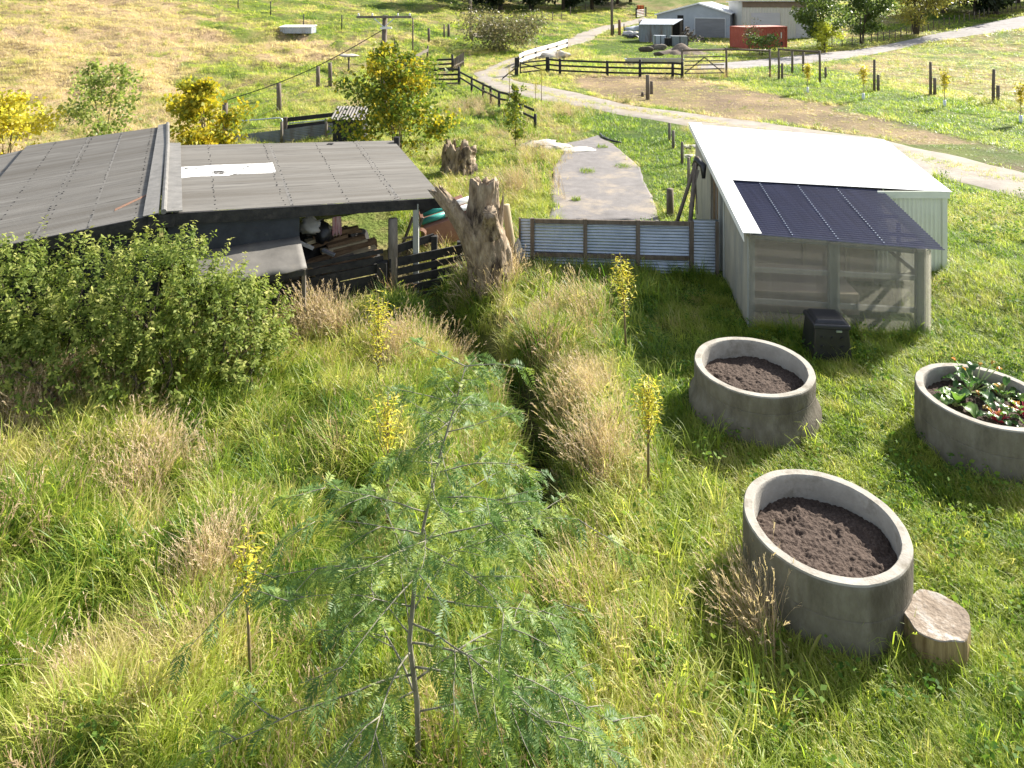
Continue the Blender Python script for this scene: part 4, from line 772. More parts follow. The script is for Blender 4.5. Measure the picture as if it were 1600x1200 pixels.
# dead trunks
def gnarly(name, label, segs, n, cat, seed, hollow=0.0, mt=dead_m):
    rr = np.random.default_rng(seed); b = Vector(segs[0][0][0]); t = root(name, label, cat, b)
    for si, (path, rad, jag) in enumerate(segs):
        pts = resample(path, 26); rd_ = np.interp(np.linspace(0, 1, 26), np.linspace(0, 1, len(rad)), rad); V = []; a = None
        ph = rr.uniform(0, 99)
        for i, p in enumerate(pts):
            d = (pts[min(i+1, 25)]-pts[max(i-1, 0)]).normalized(); a = d.orthogonal().normalized() if a is None else (a-d*a.dot(d)).normalized(); bb = d.cross(a)
            for j in range(n):
                th = 2*math.pi*j/n; cs_, sn = math.cos(th), math.sin(th)
                f = 1+.14*float(vn(cs_*1.6+ph, sn*1.6+i*.09, .9, 1))+.10*float(vn(cs_*4+ph, sn*4+i*.13, .9, 2))-.13*max(0, float(vn(cs_*8+ph, sn*8+i*.16, .9, 3)))**1.5*1.6+.05*float(vn(cs_*9, sn*9+i*.9+ph, .9, 4))
                ex = d*(jag*float(vn(cs_*2.2+ph, sn*2.2, .6, 4)+.6*vn(cs_*7, sn*7+ph, .6, 5))) if i == 25 else (d*(jag*.5*float(vn(cs_*2.2+ph, sn*2.2, .6, 4))) if i == 24 else Vector((0, 0, 0)))
                V.append(p+(a*cs_+bb*sn)*rd_[i]*f+ex)
        Q = [(i*n+j, i*n+(j+1) % n, (i+1)*n+(j+1) % n, (i+1)*n+j) for i in range(25) for j in range(n)]
        if hollow and si == 0:                          # inner wall of the rotten heart
            c = pts[-1]; base_i = 25*n
            for k, (fr, dz) in enumerate(((.72, -.05), (.62, -hollow*.5), (.5, -hollow))):
                for j in range(n): q = V[base_i+j]; w_ = c+(q-c)*fr; V.append(Vector((w_.x, w_.y, q.z+dz*(1+.2*math.sin(j)))))
            rows = [25*n, 26*n, 27*n, 28*n]
            for r0, r1 in zip(rows[:-1], rows[1:]): Q += [(r0+j, r0+(j+1) % n, r1+(j+1) % n, r1+j) for j in range(n)]
            V.append(c-Z*hollow*1.05); k = len(V)-1; Q += [(28*n+j, 28*n+(j+1) % n, k) for j in range(n)]
        else: V.append(pts[-1]-(pts[-1]-pts[-2]).normalized()*.03); k = len(V)-1; Q += [(25*n+j, 25*n+(j+1) % n, k) for j in range(n)]
        m = MB(); m.add(V, Q); m.build('trunk' if si == 0 else 'limb', mt, t, True)
    return t
Yt = 16.5
gnarly('dead_trunk', 'big bleached dead tree trunk with a broken side limb at the barn corner', [
    ([P(765, 470, Yt), P(765, 430, Yt), P(763, 395, Yt), P(758, 365, Yt), P(756, 338, Yt), P(757, 308, Yt), P(758, 284, Yt)], [.62, .56, .52, .52, .44, .35, .345], .10),
    ([P(750, 405, Yt-.15), P(734, 370, Yt-.25), P(719, 345, Yt-.3), P(703, 320, Yt-.3), P(686, 301, Yt-.25)], [.30, .26, .21, .19, .15], .2),
    ([P(766, 362, Yt-.3), P(765, 342, Yt-.52), P(765, 331, Yt-.7)], [.28, .19, .165], .015),
    ([P(776, 350, Yt-.1), P(784, 326, Yt-.1), P(786, 309, Yt-.1)], [.16, .06, .02], .1)], 72, 'dead tree', 5, hollow=.3)
gnarly('hollow_stump', 'wide hollow rotten stump with a jagged rim behind the dead trunk', [([Vector((-2.05, 27, -.2)), Vector((-2.05, 27, .4)), Vector((-2.0, 27.0, .95))], [.78, .6, .56], .3)], 60, 'stump', 8, hollow=.45)
o = MB(); o.tube([P(803, 425, 17.3), P(797, 370, 17.3), P(790, 320, 17.3)], [.11, .105, .1], 12); tag(o.build('leaning_post', wood_pale, None, True), 'pale round timber post leaning beside the dead trunk', 'post')
rk = P(805, 405, 17.6); blob('rock', 'pale slab of rock between the leaning post and corrugated fence', 'rock', (rk.x, rk.y, .3), .34, rock_m, (.6, .6, 1.2), .4)

# ------------------------------------------------------------------ grass (stuff): blades in tufts, scattered by geometry nodes
GSTOPS = [(0, (.07, .155, .018)), (.2, (.21, .29, .034)), (.45, (.38, .42, .075)), (.65, (.48, .42, .18)), (1, (.52, .42, .29))]
gm = leafmat('grass blade', GSTOPS, .5, inst=True, spread=.34, rough=.45, spec=.35, tboost=1.35)
seed_m = leafmat('seed head', [(0, (.26, .17, .10)), (.6, (.42, .30, .19)), (1, (.55, .43, .29))], .35, inst=True, spread=.9)
weed_m = leafmat('weed leaf', [(0, (.05, .11, .02)), (.5, (.13, .21, .035)), (1, (.28, .33, .08))], .4, inst=True, spread=.6, rough=.65, spec=.12)
def tuft(name, n, R, L0, L1, w, lean0, lean1, droop, lv, seed, wind=0.0, heads=0, mt=None, vshift=0):
    r = np.random.default_rng(seed); V, Q, A = [], [], []
    for i in range(n):
        a = r.uniform(0, 6.28); rad = R*math.sqrt(r.random()); b = np.array([rad*math.cos(a), rad*math.sin(a), -.04]); L = r.uniform(L0, L1)
        az = r.normal(0, .9) if r.random() < wind else r.uniform(0, 6.28); d = np.array([math.cos(az), math.sin(az), 0]); ln = r.uniform(lean0, lean1); dr = droop*r.uniform(.5, 1.4)
        sd_ = np.array([-math.sin(az), math.cos(az), 0])*math.cos(r.uniform(-1.2, 1.2)); ww = w*r.uniform(.7, 1.3); n0 = len(V); var = np.clip(r.normal(.5, .24)+vshift, 0, 1)
        for k in range(lv+1):
            u = k/lv; p = b+d*(L*ln*u**1.4)+np.array([0, 0, L*(u*math.sqrt(max(.05, 1-ln*ln*.8))-dr*u**2.6)]); wk = ww*(1-.93*u**1.8)
            V += [p-sd_*wk/2, p+sd_*wk/2]; A += [min(1, var+.10*u)]*2
        for k in range(lv): Q.append((n0+2*k, n0+2*k+1, n0+2*k+3, n0+2*k+2))
        if heads and r.random() < heads:
            tip = p; tdir = V[-1]-V[-3]; tdir /= np.linalg.norm(tdir)+1e-9
            for q in range(7):
                s0 = tip-tdir*(.02*q); e = s0+tdir*.035+r.normal(size=3)*.014; sp = np.cross(tdir, r.normal(size=3)); sp /= np.linalg.norm(sp)+1e-9; n1 = len(V)
                V += [s0-sp*.004, s0+sp*.004, e+sp*.003, e-sp*.003]; A += [min(1, .75+.25*r.random())]*4; Q.append((n1, n1+1, n1+2, n1+3))
    me = np_mesh(name, V, Q, mt or gm, {'var': A}); o = bpy.data.objects.new(name, me); return o
def weed(name, n, R, H, size, seed):
    r = np.random.default_rng(seed); pos = np.stack([R*r.normal(size=n)*.6, R*r.normal(size=n)*.6, H*r.random(n)**1.2], -1); k = rdir(n, .9); t = rdir(n); t[:, 2] *= .4
    return bpy.data.objects.new(name, leaves(name, pos, k, t, r.uniform(.6, 1.3, n)*size, .62, weed_m))
PROTO = {
 'lawn': [tuft('lawn', 32, .14, .12, .32, .0115, .3, .95, .35, 3, s, .55) for s in (1, 2, 3)],
 'long': [tuft('long', 30, .15, .30, .74, .0145, .3, .95, .42, 4, s, .7, .05) for s in (4, 5, 6)],
 'stalk': [tuft('stalk', 24, .13, .5, 1.0, .007, .12, .6, .16, 4, s, .75, .8, seed_m) for s in (7, 8)],
 'field': [tuft('field', 26, .32, .10, .30, .024, .3, .95, .3, 2, s, .5) for s in (9, 10)],
 'weed': [weed('weed', 46, .16, .26, .06, s) for s in (12, 13)],
}
KIND = {}; KOBJ = []
for k, lst in PROTO.items():
    KIND[k] = list(range(len(KOBJ), len(KOBJ)+len(lst))); KOBJ += lst
def grass_obj(name, label, pts, rot, scl, kind, tint):
    me = bpy.data.meshes.new(name); me.vertices.add(len(pts)); me.vertices.foreach_set('co', np.asarray(pts, np.float32).ravel())
    for nm, ty, ar in (('rot', 'FLOAT_VECTOR', rot), ('scl', 'FLOAT_VECTOR', scl)):
        a = me.attributes.new(nm, ty, 'POINT'); a.data.foreach_set('vector', np.asarray(ar, np.float32).ravel())
    a = me.attributes.new('kind', 'INT', 'POINT'); a.data.foreach_set('value', np.asarray(kind, np.int32))
    a = me.attributes.new('tint', 'FLOAT', 'POINT'); a.data.foreach_set('value', np.asarray(tint, np.float32))
    o = bpy.data.objects.new(name, me); C.objects.link(o); tag(o, label, 'grass', kind='stuff')
    ng = bpy.data.node_groups.new(name, 'GeometryNodeTree'); ng.interface.new_socket('Geometry', in_out='INPUT', socket_type='NodeSocketGeometry'); ng.interface.new_socket('Geometry', in_out='OUTPUT', socket_type='NodeSocketGeometry')
    N, L = ng.nodes, ng.links; gi = N.new('NodeGroupInput'); go = N.new('NodeGroupOutput'); jn = N.new('GeometryNodeJoinGeometry')
    def attr(nm, ty):
        n = N.new('GeometryNodeInputNamedAttribute'); n.data_type = ty; n.inputs[0].default_value = nm; return n.outputs[0]
    ak, ar, as_ = attr('kind', 'INT'), attr('rot', 'FLOAT_VECTOR'), attr('scl', 'FLOAT_VECTOR')
    for k in sorted(set(int(v) for v in kind)):
        cmp_ = N.new('FunctionNodeCompare'); cmp_.data_type = 'INT'; cmp_.operation = 'EQUAL'; si = [s for s in cmp_.inputs if s.type == 'INT']; L.new(ak, si[0]); si[1].default_value = k
        oi = N.new('GeometryNodeObjectInfo'); oi.inputs[0].default_value = KOBJ[k]; oi.inputs['As Instance'].default_value = False
        ip = N.new('GeometryNodeInstanceOnPoints'); L.new(gi.outputs[0], ip.inputs['Points']); L.new(cmp_.outputs[0], ip.inputs['Selection']); L.new(oi.outputs['Geometry'], ip.inputs['Instance'])
        e2r = N.new('FunctionNodeEulerToRotation'); L.new(ar, e2r.inputs[0]); L.new(e2r.outputs[0], ip.inputs['Rotation']); L.new(as_, ip.inputs['Scale']); L.new(ip.outputs[0], jn.inputs[0])
    L.new(jn.outputs[0], go.inputs[0]); md = o.modifiers.new('tufts', 'NODES'); md.node_group = ng; return o
def scatter(y0, y1, dens, u=.98):
    A = u*(y1*y1-y0*y0); n = int(A*dens); y = np.sqrt(rng.uniform(y0*y0, y1*y1, n)); x = rng.uniform(-u, u, n)*y; return x, y
BLOCK = [BARNP, GHP]
def free(x, y, road_gap=True):
    ok = np.ones(x.shape, bool)
    for p in BLOCK: ok &= ~pip(x, y, p)
    for c, r in ((T1, 1.04), (T2, .97), (T3, .96), ((4.52, 7.5), .33), ((6.05, 13.55), .4)): ok &= np.hypot(x-c[0], y-c[1]) > r
    ok &= ~pip(x+.25*vn(x, y, .5, 1), y+.25*vn(x, y, .5, 2), PAD)
    if road_gap:
        for p in ROADP: ok &= ~pip(x+.35*vn(x, y, .8, 1)+.3*vn(x, y, 3, 4), y+.45*vn(x, y, .8, 2)+.4*vn(x, y, 3, 5), p)
    return ok
def pick(names, n): ids = np.array(sum((KIND[k] for k in names), [])); return ids[rng.integers(0, len(ids), n)]
def finish(x, y, kind, sc, s, lean=.35, zs=None):
    n = len(x); wa = 2.4+1.3*fbm(x, y, 3.0, 2)+rng.normal(0, .5, n); rot = np.stack([rng.normal(0, lean*.4, n), rng.normal(0, lean*.4, n), wa], -1)
    scl = np.stack([sc, sc, sc*(zs if zs is not None else rng.uniform(.8, 1.15, n))], -1); return np.stack([x, y, GZ(x, y)], -1), rot, scl, kind, np.clip(s+rng.normal(0, .11, n)+.10*vn(x, y, .45, 1), 0, 1)
def cat(lst): return [np.concatenate([l[i] for l in lst]) for i in range(5)]
def clumps(cx, cy, r, n, names, s0, sc0, sc1):
    x = cx+rng.normal(0, r, n); y = cy+rng.normal(0, r, n); return finish(x, y, pick(names, n), rng.uniform(sc0, sc1, n), np.full(n, s0)+rng.normal(0, .1, n), lean=.5)
# right-hand lawn
L_ = []
for y0, y1, d in ((4.2, 10, 105), (10, 16, 75), (16, 23, 45)):
    x, y = scatter(y0, y1, d); k = (pdist(x, y, DITCH) > .9) & (x > 1.1+.5*vn(x, y, 1.2)) & free(x, y) & (x > .2*(y-4)-.0); x, y = x[k], y[k]; s = straw(x, y)*.8+.24+.26*fbm(x, y, 1.2, 3)
    kk = pick(['lawn']*14+['weed'], len(x)); edge = (rng.random(len(x)) < .22*sstep(-x, -3.6, -1.2)); kk = np.where(edge, pick(['long'], len(x)), kk)
    L_.append(finish(x, y, kk, rng.uniform(.8, 1.35, len(x)), s))
tr_ = random.Random(22)
for _ in range(120):
    y = 4.8+13*tr_.random(); x = tr_.uniform(1.7, .8*y) if .8*y > 1.7 else 2
    if not free(np.array([x]), np.array([y]))[0]: continue
    L_.append(clumps(x, y, tr_.uniform(.1, .25), tr_.randint(8, 20), ['lawn'], tr_.choice((.16, .24, .34, .4)), .9, tr_.uniform(1.1, 1.4)))
for c, r in ((T1, 1.12), (T2, 1.0), (T3, .98), ((6.05, 13.55), .46), ((4.52, 7.5), .42)):
    n = 70 if r > .45 else 24; a = rng.uniform(0, 6.28, n); rr_ = r+np.abs(rng.normal(0, .07, n)); L_.append(finish(c[0]+rr_*np.cos(a), c[1]+rr_*np.sin(a), pick(['lawn', 'lawn', 'lawn', 'long'], n), rng.uniform(.6, 1.0, n)*np.clip(1+.4*np.sin(a*3+c[0]), .5, 1.4), np.full(n, .22)))
n = 90; t_ = rng.random(n); L_.append(finish(Af.x+t_*3.7, Af.y-.12-.09*3.7*t_*1.0-np.abs(rng.normal(0, .08, n)), pick(['lawn', 'long'], n), rng.uniform(.7, 1.1, n), np.full(n, .2)))
n = 110; t_ = rng.random(n); L_.append(finish(.2+t_*4.7, 17.62-.5*t_-np.abs(rng.normal(0, .14, n)), pick(['lawn', 'long'], n), rng.uniform(.7, 1.2, n), np.full(n, .2)))
grass_obj('lawn_grass', 'bright green lawn grass around the concrete planters', *cat(L_))
# rank meadow on the left and along the ditch
L_ = []
for y0, y1, d in ((4.2, 9, 120), (9, 14, 85), (14, 24, 42)):
    x, y = scatter(y0, y1, d); dd = pdist(x, y, DITCH); k = (x < 1.9+.4*vn(x, y, 1.0)) & free(x, y) & ~((x > 1.5) & (y > 18)); x, y, dd = x[k], y[k], dd[k]; s = straw(x, y)*.9+.05; n = len(x); r = rng.random(n)
    bk = np.exp(-(pdist(x, y, BANK)/.6)**2); clump = np.clip(fbm(x, y, 1.5, 4)*1.5, 0, 1)
    kk = pick(['long'], n); kk = np.where(r < .10+.30*(s < .35), pick(['weed', 'lawn'], n), kk); kk = np.where(rng.random(n) < .02+.16*np.clip(s-.5, 0, 1)*2*(clump > .25)+.05*bk, pick(['stalk'], n), kk)
    ind = (dd < .5) & (y > 8.3); kk = np.where(ind, pick(['lawn', 'weed'], n), kk); hv = fbm(x, y, .9, 2); sc = rng.uniform(.5, 1.0, n)*(1+.3*clump)*np.clip(1+.75*hv, .4, 1.6)
    keep = ~(ind & (rng.random(n) < .55) & (y > 8.6)) & (rng.random(n) > .55*sstep(-hv, .1, .5)); L_.append(finish(x[keep], y[keep], kk[keep], sc[keep], (s-.25*ind)[keep]))
for u, v, r, n in ((775, 455, .3, 40), (745, 455, .25, 16), (95, 640, .4, 55), (40, 660, .35, 40), (490, 520, .25, 30), (520, 535, .25, 20), (905, 650, .25, 14), (945, 740, .3, 22), (240, 760, .3, 30), (330, 920, .15, 18), (640, 560, .4, 26), (1180, 1000, .15, 12), (900, 500, .4, 16)):
    p = G(u, v); L_.append(clumps(p.x, p.y, r, n, ['stalk'], .72, .8, 1.15))
for u, v, r, n in ((430, 690, .3, 34), (240, 745, .25, 26), (520, 700, .3, 26), (180, 900, .3, 26), (600, 520, .35, 30), (320, 1010, .2, 20), (1000, 470, .5, 50), (880, 450, .5, 50), (770, 455, .4, 50), (730, 462, .3, 26), (840, 900, .4, 50), (780, 980, .4, 40)):
    p = G(u, v); L_.append(clumps(p.x, p.y, r, n, ['long'], .22, 1.1, 1.5))
for k in range(70):
    i = rng.integers(0, len(DITCH)-1); f = rng.random(); (ax, ay), (bx, by) = DITCH[i], DITCH[i+1]; sd = rng.choice((-1, 1)); L_.append(clumps(ax+(bx-ax)*f+sd*rng.uniform(.38, .62), ay+(by-ay)*f, .1, 9, ['long', 'long', 'weed'], rng.uniform(.15, .5), .8, 1.25))
tr_ = random.Random(21)
for _ in range(85):
    y = 4.6+10.5*tr_.random()**.8; x = tr_.uniform(-.78*y, min(.9, .2*y)); p = (x, y)
    if float(pdist(np.array([x]), np.array([y]), DITCH)[0]) < .8 or not free(np.array([x]), np.array([y]))[0] or (x < -3.6 and 10.6 < y < 14): continue
    L_.append(clumps(x, y, tr_.uniform(.13, .26), tr_.randint(14, 30), ['long'], tr_.choice((.14, .2, .28, .28, .4, .55)), 1.05, tr_.uniform(1.25, 1.6)))
grass_obj('meadow_grass', 'long rank meadow grass left of and along the ditch', *cat(L_))
# paddocks and hillside
L_ = []
for y0, y1, d, sc0 in ((22, 34, 34, .75), (34, 55, 17, 1.0), (55, 85, 6.5, 1.5), (85, 150, 2.2, 2.5)):
    x, y = scatter(y0, y1, d, .92); k = free(x, y); x, y = x[k], y[k]; s = straw(x, y); n = len(x)
    rough = (s > .3) & (y < 60); kk = pick(['field'], n); kk = np.where((rng.random(n) < .32*rough) & (y < 45), pick(['long', 'weed'], n), kk); br = pip(x, y, ZBROWN); md_ = br | pip(x, y, ZYARD) | pip(x, y, ZPADD)
    keep = ~(br & (rng.random(n) < .72)); sc = sc0*rng.uniform(.7, 1.25, n)*np.where(md_, .75, 1); zs = rng.uniform(.7, 1.1, n)*np.where(md_, .55, 1)/max(1, sc0*.75)
    s = np.clip(s+.16*fbm(x, y, 2.0, 3)+.10*fbm(x, y, 6.0, 1), 0, 1); hv = fbm(x, y, 1.6, 4); sc = sc*np.clip(1+.6*hv, .5, 1.6); keep &= rng.random(n) > .5*sstep(-hv, .15, .5)
    L_.append(finish(x[keep], y[keep], kk[keep], sc[keep], s[keep], zs=zs[keep]))
for u, v, r, n in ((740, 175, .9, 60), (760, 160, .8, 40), (870, 180, 1.2, 80), (840, 250, .6, 50), (820, 300, .7, 60), (700, 250, .5, 30), (1050, 115, 1.2, 40), (1120, 118, 1.5, 70), (900, 90, 1.5, 60)):
    p = G(u, v); a = finish(p.x+rng.normal(0, r, n), p.y+rng.normal(0, r, n), pick(['long', 'stalk'], n), rng.uniform(.8, 1.3, n), np.full(n, .55)+rng.normal(0, .15, n)); L_.append(a)
n = 5200; y = np.sqrt(rng.uniform(30**2, 95**2, n)); x = rng.uniform(-.78, .78, n)*y; k = free(x, y) & (straw(x, y) > .33) & (fbm(x, y, 3.5, 2) > .02) & ~pip(x, y, ZBROWN); x, y = x[k], y[k]
L_.append(finish(x, y, pick(['long', 'stalk', 'long', 'weed'], len(x)), rng.uniform(.9, 1.7, len(x)), np.clip(.42+.3*vn(x, y, 5, 1)+rng.normal(0, .12, len(x)), 0, 1), zs=rng.uniform(.6, .95, len(x))))
A_, B_ = resample(road_a[0], 200), resample(road_a[1], 200); xs, ys = [], []
for a, b in zip(A_[:92], B_[:92]):
    for _ in range(16): q = a.lerp(b, .5+random.gauss(0, .07)); xs.append(q.x+random.gauss(0, .12)); ys.append(q.y+random.gauss(0, .12))
xs, ys = np.array(xs), np.array(ys); k = rng.random(len(xs)) < .25+.75*sstep(vn(xs, ys, 2.5, 1), -.5, .4); xs, ys = xs[k], ys[k]
L_.append(finish(xs, ys, pick(['lawn'], len(xs)), rng.uniform(.7, 1.3, len(xs)), np.clip(.5+.3*vn(xs, ys, 2, 2), 0, 1)))
grass_obj('field_grass', 'paddock and hillside grass beyond the barn and greenhouse', *cat(L_))

tuft_m = leafmat('yard tuft blade', [(0, (.06, .14, .02)), (.5, (.14, .23, .03)), (1, (.34, .33, .09))], .5, rough=.45)
for i, (u, v, R, n, lb) in enumerate(((918, 270, .3, 330, 'flat grass tuft in the middle of the sealed yard'), (900, 315, .15, 200, 'small dark green tuft nearest the iron fence on the sealed yard'), (973, 262, .34, 330, 'round grass tuft at the right of the sealed yard'), (941, 232, .26, 240, 'green weed tuft near the far end of the sealed yard'), (885, 232, .4, 150, 'sparse tuft among rubble at the far left of the sealed yard'), (990, 245, .28, 170, 'straggling tuft at the far right edge of the sealed yard'))):
    o = tuft('grass_tuft', n, R, .08, .3 if i < 4 else .22, .014, .2, .9, .3, 3, 40+i, 0, 0, tuft_m); C.objects.link(o); p = G(u, v); o.location = (p.x, p.y, gz(p.x, p.y)+.05); tag(o, lb, 'grass tuft', 'tufts growing through the sealed yard')

# ------------------------------------------------------------------ fences, poles, yards
def Pg(u, v): p = G(u, v); p.z = gz(p.x, p.y); return p
def hpx(p, v): return CAMH-(v-HY)/FPX*p.y-p.z            # height above the ground at p that reaches photo row v
def fence(name, label, pts, heights, pw=.13, wires=4, rails=None, mt=wood_post, cat_='fence', top_rail=False, group=None):
    t = root(name, label, cat_, pts[0], group)
    for p, h in zip(pts, heights):
        m = MB(); m.tube([p-Z*.2, p+Z*h*.5, p+Vector((random.uniform(-.04, .04), 0, h))], [pw/2, pw/2*.95, pw/2*.9], 8); m.build('post', mt, t, True)
    if rails:
        for (z, hh, mm) in rails:
            for a, b in zip(pts[:-1], pts[1:]):
                m = MB(); o = (b-a).normalized().cross(Z)*(.06 if (b-a).x > 0 else -.06); m.bar(a+Z*z+o, b+Z*(z+random.uniform(-.03, .03))+o, .04, hh); m.build('rail', mm, t)
    if wires:
        m = MB(); hm = min(heights)
        for k in range(wires):
            for a, b in zip(pts[:-1], pts[1:]): m.tube([a+Z*(hm*(.2+.76*k/max(1, wires-1))), b+Z*(hm*(.2+.76*k/max(1, wires-1)))], .007, 3, False)
        o = m.build('wire', wire_m, t); o['kind'] = 'stuff'
    if top_rail:
        for (a, ha), (b, hb) in zip(list(zip(pts, heights))[:-1], list(zip(pts, heights))[1:]): m = MB(); m.tube([a+Z*(ha-.06), b+Z*(hb-.06)], .06, 7); m.build('top_rail', mt, t, True)
    return t
# hillside fence behind the barn
hp = [Pg(352, 212), Pg(436, 178), Pg(497, 141), Pg(516, 139)]
fence('hill_fence', 'round post wire fence climbing the dry hillside behind the barn', hp, [hpx(p, v) for p, v in zip(hp, (160, 130, 104, 98))], .3, 3)
# yards behind the barn
y1, y2 = Pg(446, 216), Pg(530, 210)
t = root('yard_rails', 'black board stock pen with two wide rails behind the barn roof', 'fence', y1)
for z0, h in ((.92, .2), (.5, .34)): m = MB(); m.bar(y1+Z*z0, y2+Z*(z0+.05), .05, h); m.build('rail', wood_dark, t)
m = MB(); m.post(y1, .18, 1.05); m.build('post', wood_post, t)
a, b = Pg(352, 226), Pg(548, 212); t = root('iron_pen_wall', 'low dark corrugated iron pen wall just behind the barn roof', 'wall', a)
m = MB(); m.corr(a-Z*.1, a+Z*.42, b+Z*.75, b-Z*.1, .09, .014, 2, 5, n=(0, -1, 0)); m.build('iron_sheet', shed_rust, t)
for f in (.44, .8): p = a.lerp(b, f); m = MB(); m.tube([p-Z*.1-Vector((0, .1, 0)), p+Z*.95-Vector((0, .1, 0))], .07, 8); m.build('post', wood_grey, t, True)
m = MB(); m.tube([a.lerp(b, .5)+Z*.85-Vector((0, .1, 0)), b+Z*.9-Vector((0, .1, 0))], .025, 6); m.build('pipe_rail', zinc, t)
a, b = Pg(361, 215), Pg(441, 212); t = root('pipe_gate', 'bent galvanised pipe gate between hillside post and black pen', 'gate', a)
m = MB(); m.tube([a+Z*.1, a+Z*.72, a.lerp(b, .03)+Z*.78, a.lerp(b, .95)+Z*.86, b+Z*.78, b+Z*.1], .03, 8); m.build('gate_frame', zinc, t, True)
m = MB(); m.tube([a+Z*.4, b+Z*.42], .012, 5); m.build('wire', wire_m, t)
# hutch with ribbed iron roof
h0 = Pg(520, 205); h0.y = 32; h0 = Vector((P(520, 190, 32).x, 32, gz(-8, 32))); t = root('animal_hutch', 'small dark hutch with a sloping ribbed iron roof behind the barn', 'hutch', h0)
zt = hpx(h0, 187); zb = zt+.35
m = MB(); m.hexa([h0, h0+Vector((1.35, 0, 0)), h0+Vector((1.35, 1.1, 0)), h0+Vector((0, 1.1, 0))], [h0+Z*zt, h0+Vector((1.35, 0, zt)), h0+Vector((1.35, 1.1, zb)), h0+Vector((0, 1.1, zb))]); m.build('hutch_wall', wood_dark, t)
m = MB(); m.corr(h0+Vector((-.1, -.15, zt+.02)), h0+Vector((1.5, -.15, zt+.02)), h0+Vector((1.5, 1.25, zb+.06)), h0+Vector((-.1, 1.25, zb+.06)), .14, .025, 2, 6); m.build('iron_roof', roof_old, t)
# lone posts and the bird table
def lone(label, u, vb, vt, w, mt=wood_post, group=None, name='fence_post', lean=(0, 0)):
    p = Pg(u, vb); m = MB(); h = hpx(p, vt); m.tube([p-Z*.25, p+Z*h*.5+Vector((lean[0]*.5, lean[1]*.5, 0)), p+Z*h+Vector((*lean, 0))], [w/2, w/2, w*.46], 9, wob=.04); o = m.build(name, mt, None, True); tag(o, label, 'post', group); return p, h
p, h = lone('thin post on the hillside carrying a pale weathered board', 545, 111, 88, .16, wood_post)
blob('weathered_board', 'pale weathered slab lying on a thin hillside post', 'board', p+Z*(h+.06), .62, rock_m, (1.3, .7, .22), .35)
lone('dark hillside post left of the near power pole', 583, 104, 75, .22); lone('dark hillside post right of the near power pole', 617, 82, 61, .22)
lone('tall thin post on the slope right of the near power pole', 645, 80, 28, .16); lone('stout pale footed post on the upper slope', 670, 65, 44, .32)
lone('thin dark post left of the paired upper slope post', 694, 57, 38, .22); lone('thicker dark post beside the far power pole', 701, 55, 38, .34)
lone('stout weathered gatepost beside the gravel road, tallest of two', 1012, 156, 117, .27); lone('shorter gatepost right behind the stout gravel road post', 1018, 147, 127, .22); lone('knee high post stub left of the stout gravel road post', 1004, 152, 144, .2)
for lb, u, vb, vt, w in (('tallest grey post at the far end of the short row by the white roofed shed', 1046, 222, 192, .13), ('slim grey post second from the far end by the white roofed shed', 1052, 233, 204, .14), ('grey post level with the middle of the shed side wall', 1066, 257, 222, .13), ('pale post nearest the trestle beside the shed side wall', 1076, 287, 246, .12), ('thick dark round post between sealed yard and leaning trestle', 1047, 338, 295, .23)): lone(lb, u, vb, vt, w, wood_post if w > .2 else wood_grey, 'posts beside the shed wall')
for i, (u, v, r, lb) in enumerate(((1086, 247, .5, 'low pale rubble lump beside the shed wall posts, nearer one'), (1082, 231, .5, 'low pale rubble lump beside the shed wall posts, farther one'), (845, 228, 1.0, 'broad pale rubble pile at the left corner of the sealed yard'), (866, 232, .75, 'broken concrete lump next to the broad rubble pile'), (900, 236, .9, 'flat concrete slab on the far part of the sealed yard'))):
    p = Pg(u, v); blob('rubble', lb, 'rubble', p+Z*.04, r*.6, rock_m, (1.3, 1.0, .28 if i < 4 else .1), .45)
m = MB(); hz_ = [Pg(938, 212), Pg(942, 217), Pg(950, 221), Pg(960, 224), Pg(970, 226)]; m.tube([p+Z*.09 for p in hz_], .05, 6); tag(m.build('black_hose', black_plastic, None, True), 'curved length of black hose lying on the far end of the sealed yard', 'hose')
# black rail yards left of the road
a, b, c_ = Pg(612, 122), Pg(718, 134), Pg(838, 200)
t = fence('rail_fence', 'dark wooden rail fence facing the camera left of the gravel road', [Pg(622, 134), Pg(668, 134), Pg(717, 133)], [1.25, 1.25, 1.35], .2, 0, [(1.12, .16, wood_dark), (.78, .15, wood_dark), (.45, .15, wood_dark), (.15, .13, wood_grey)], wood_dark)
t = fence('rail_fence', 'rear dark rail fence of the yard, up to the slatted gate', [Pg(612, 118), Pg(660, 115), Pg(707, 113)], [1.2, 1.25, 1.5], .22, 0, [(1.1, .16, wood_dark), (.72, .15, wood_dark), (.35, .14, wood_dark)], wood_dark)
g0, g1 = Pg(709, 113), Pg(724, 106); t = root('slat_gate', 'small grey slatted gate at the end of the rear yard fence', 'gate', g0)
for k in range(8): p = g0.lerp(g1, k/7); m = MB(); m.bar(p+Z*.15, p+Z*(1.15+.25*k/7), .14, .03, Vector((0, 1, 0))); m.build('slat', wood_grey, t)
m = MB(); m.bar(g0+Z*.5, g1+Z*.6, .05, .1); m.build('rail', wood_grey, t)
ps = [Pg(*q) for q in ((718, 133), (737, 145), (755, 156), (767, 163), (780, 171), (795, 178), (812, 190), (836, 203))]
fence('rail_fence', 'dark two rail fence sloping down beside the gravel road bend', ps, [1.3, 1.1, 1.1, 1.1, 1.05, 1.05, 1.2, .8], .17, 0, [(1.0, .13, wood_dark), (.6, .12, wood_dark)], wood_dark)
fence('slope_rails', 'grey broken rail fence running up behind the yard', [Pg(628, 106), Pg(647, 98), Pg(668, 90)], [.9, .9, 1.2], .2, 0, [(.75, .3, wood_grey)], wood_post)
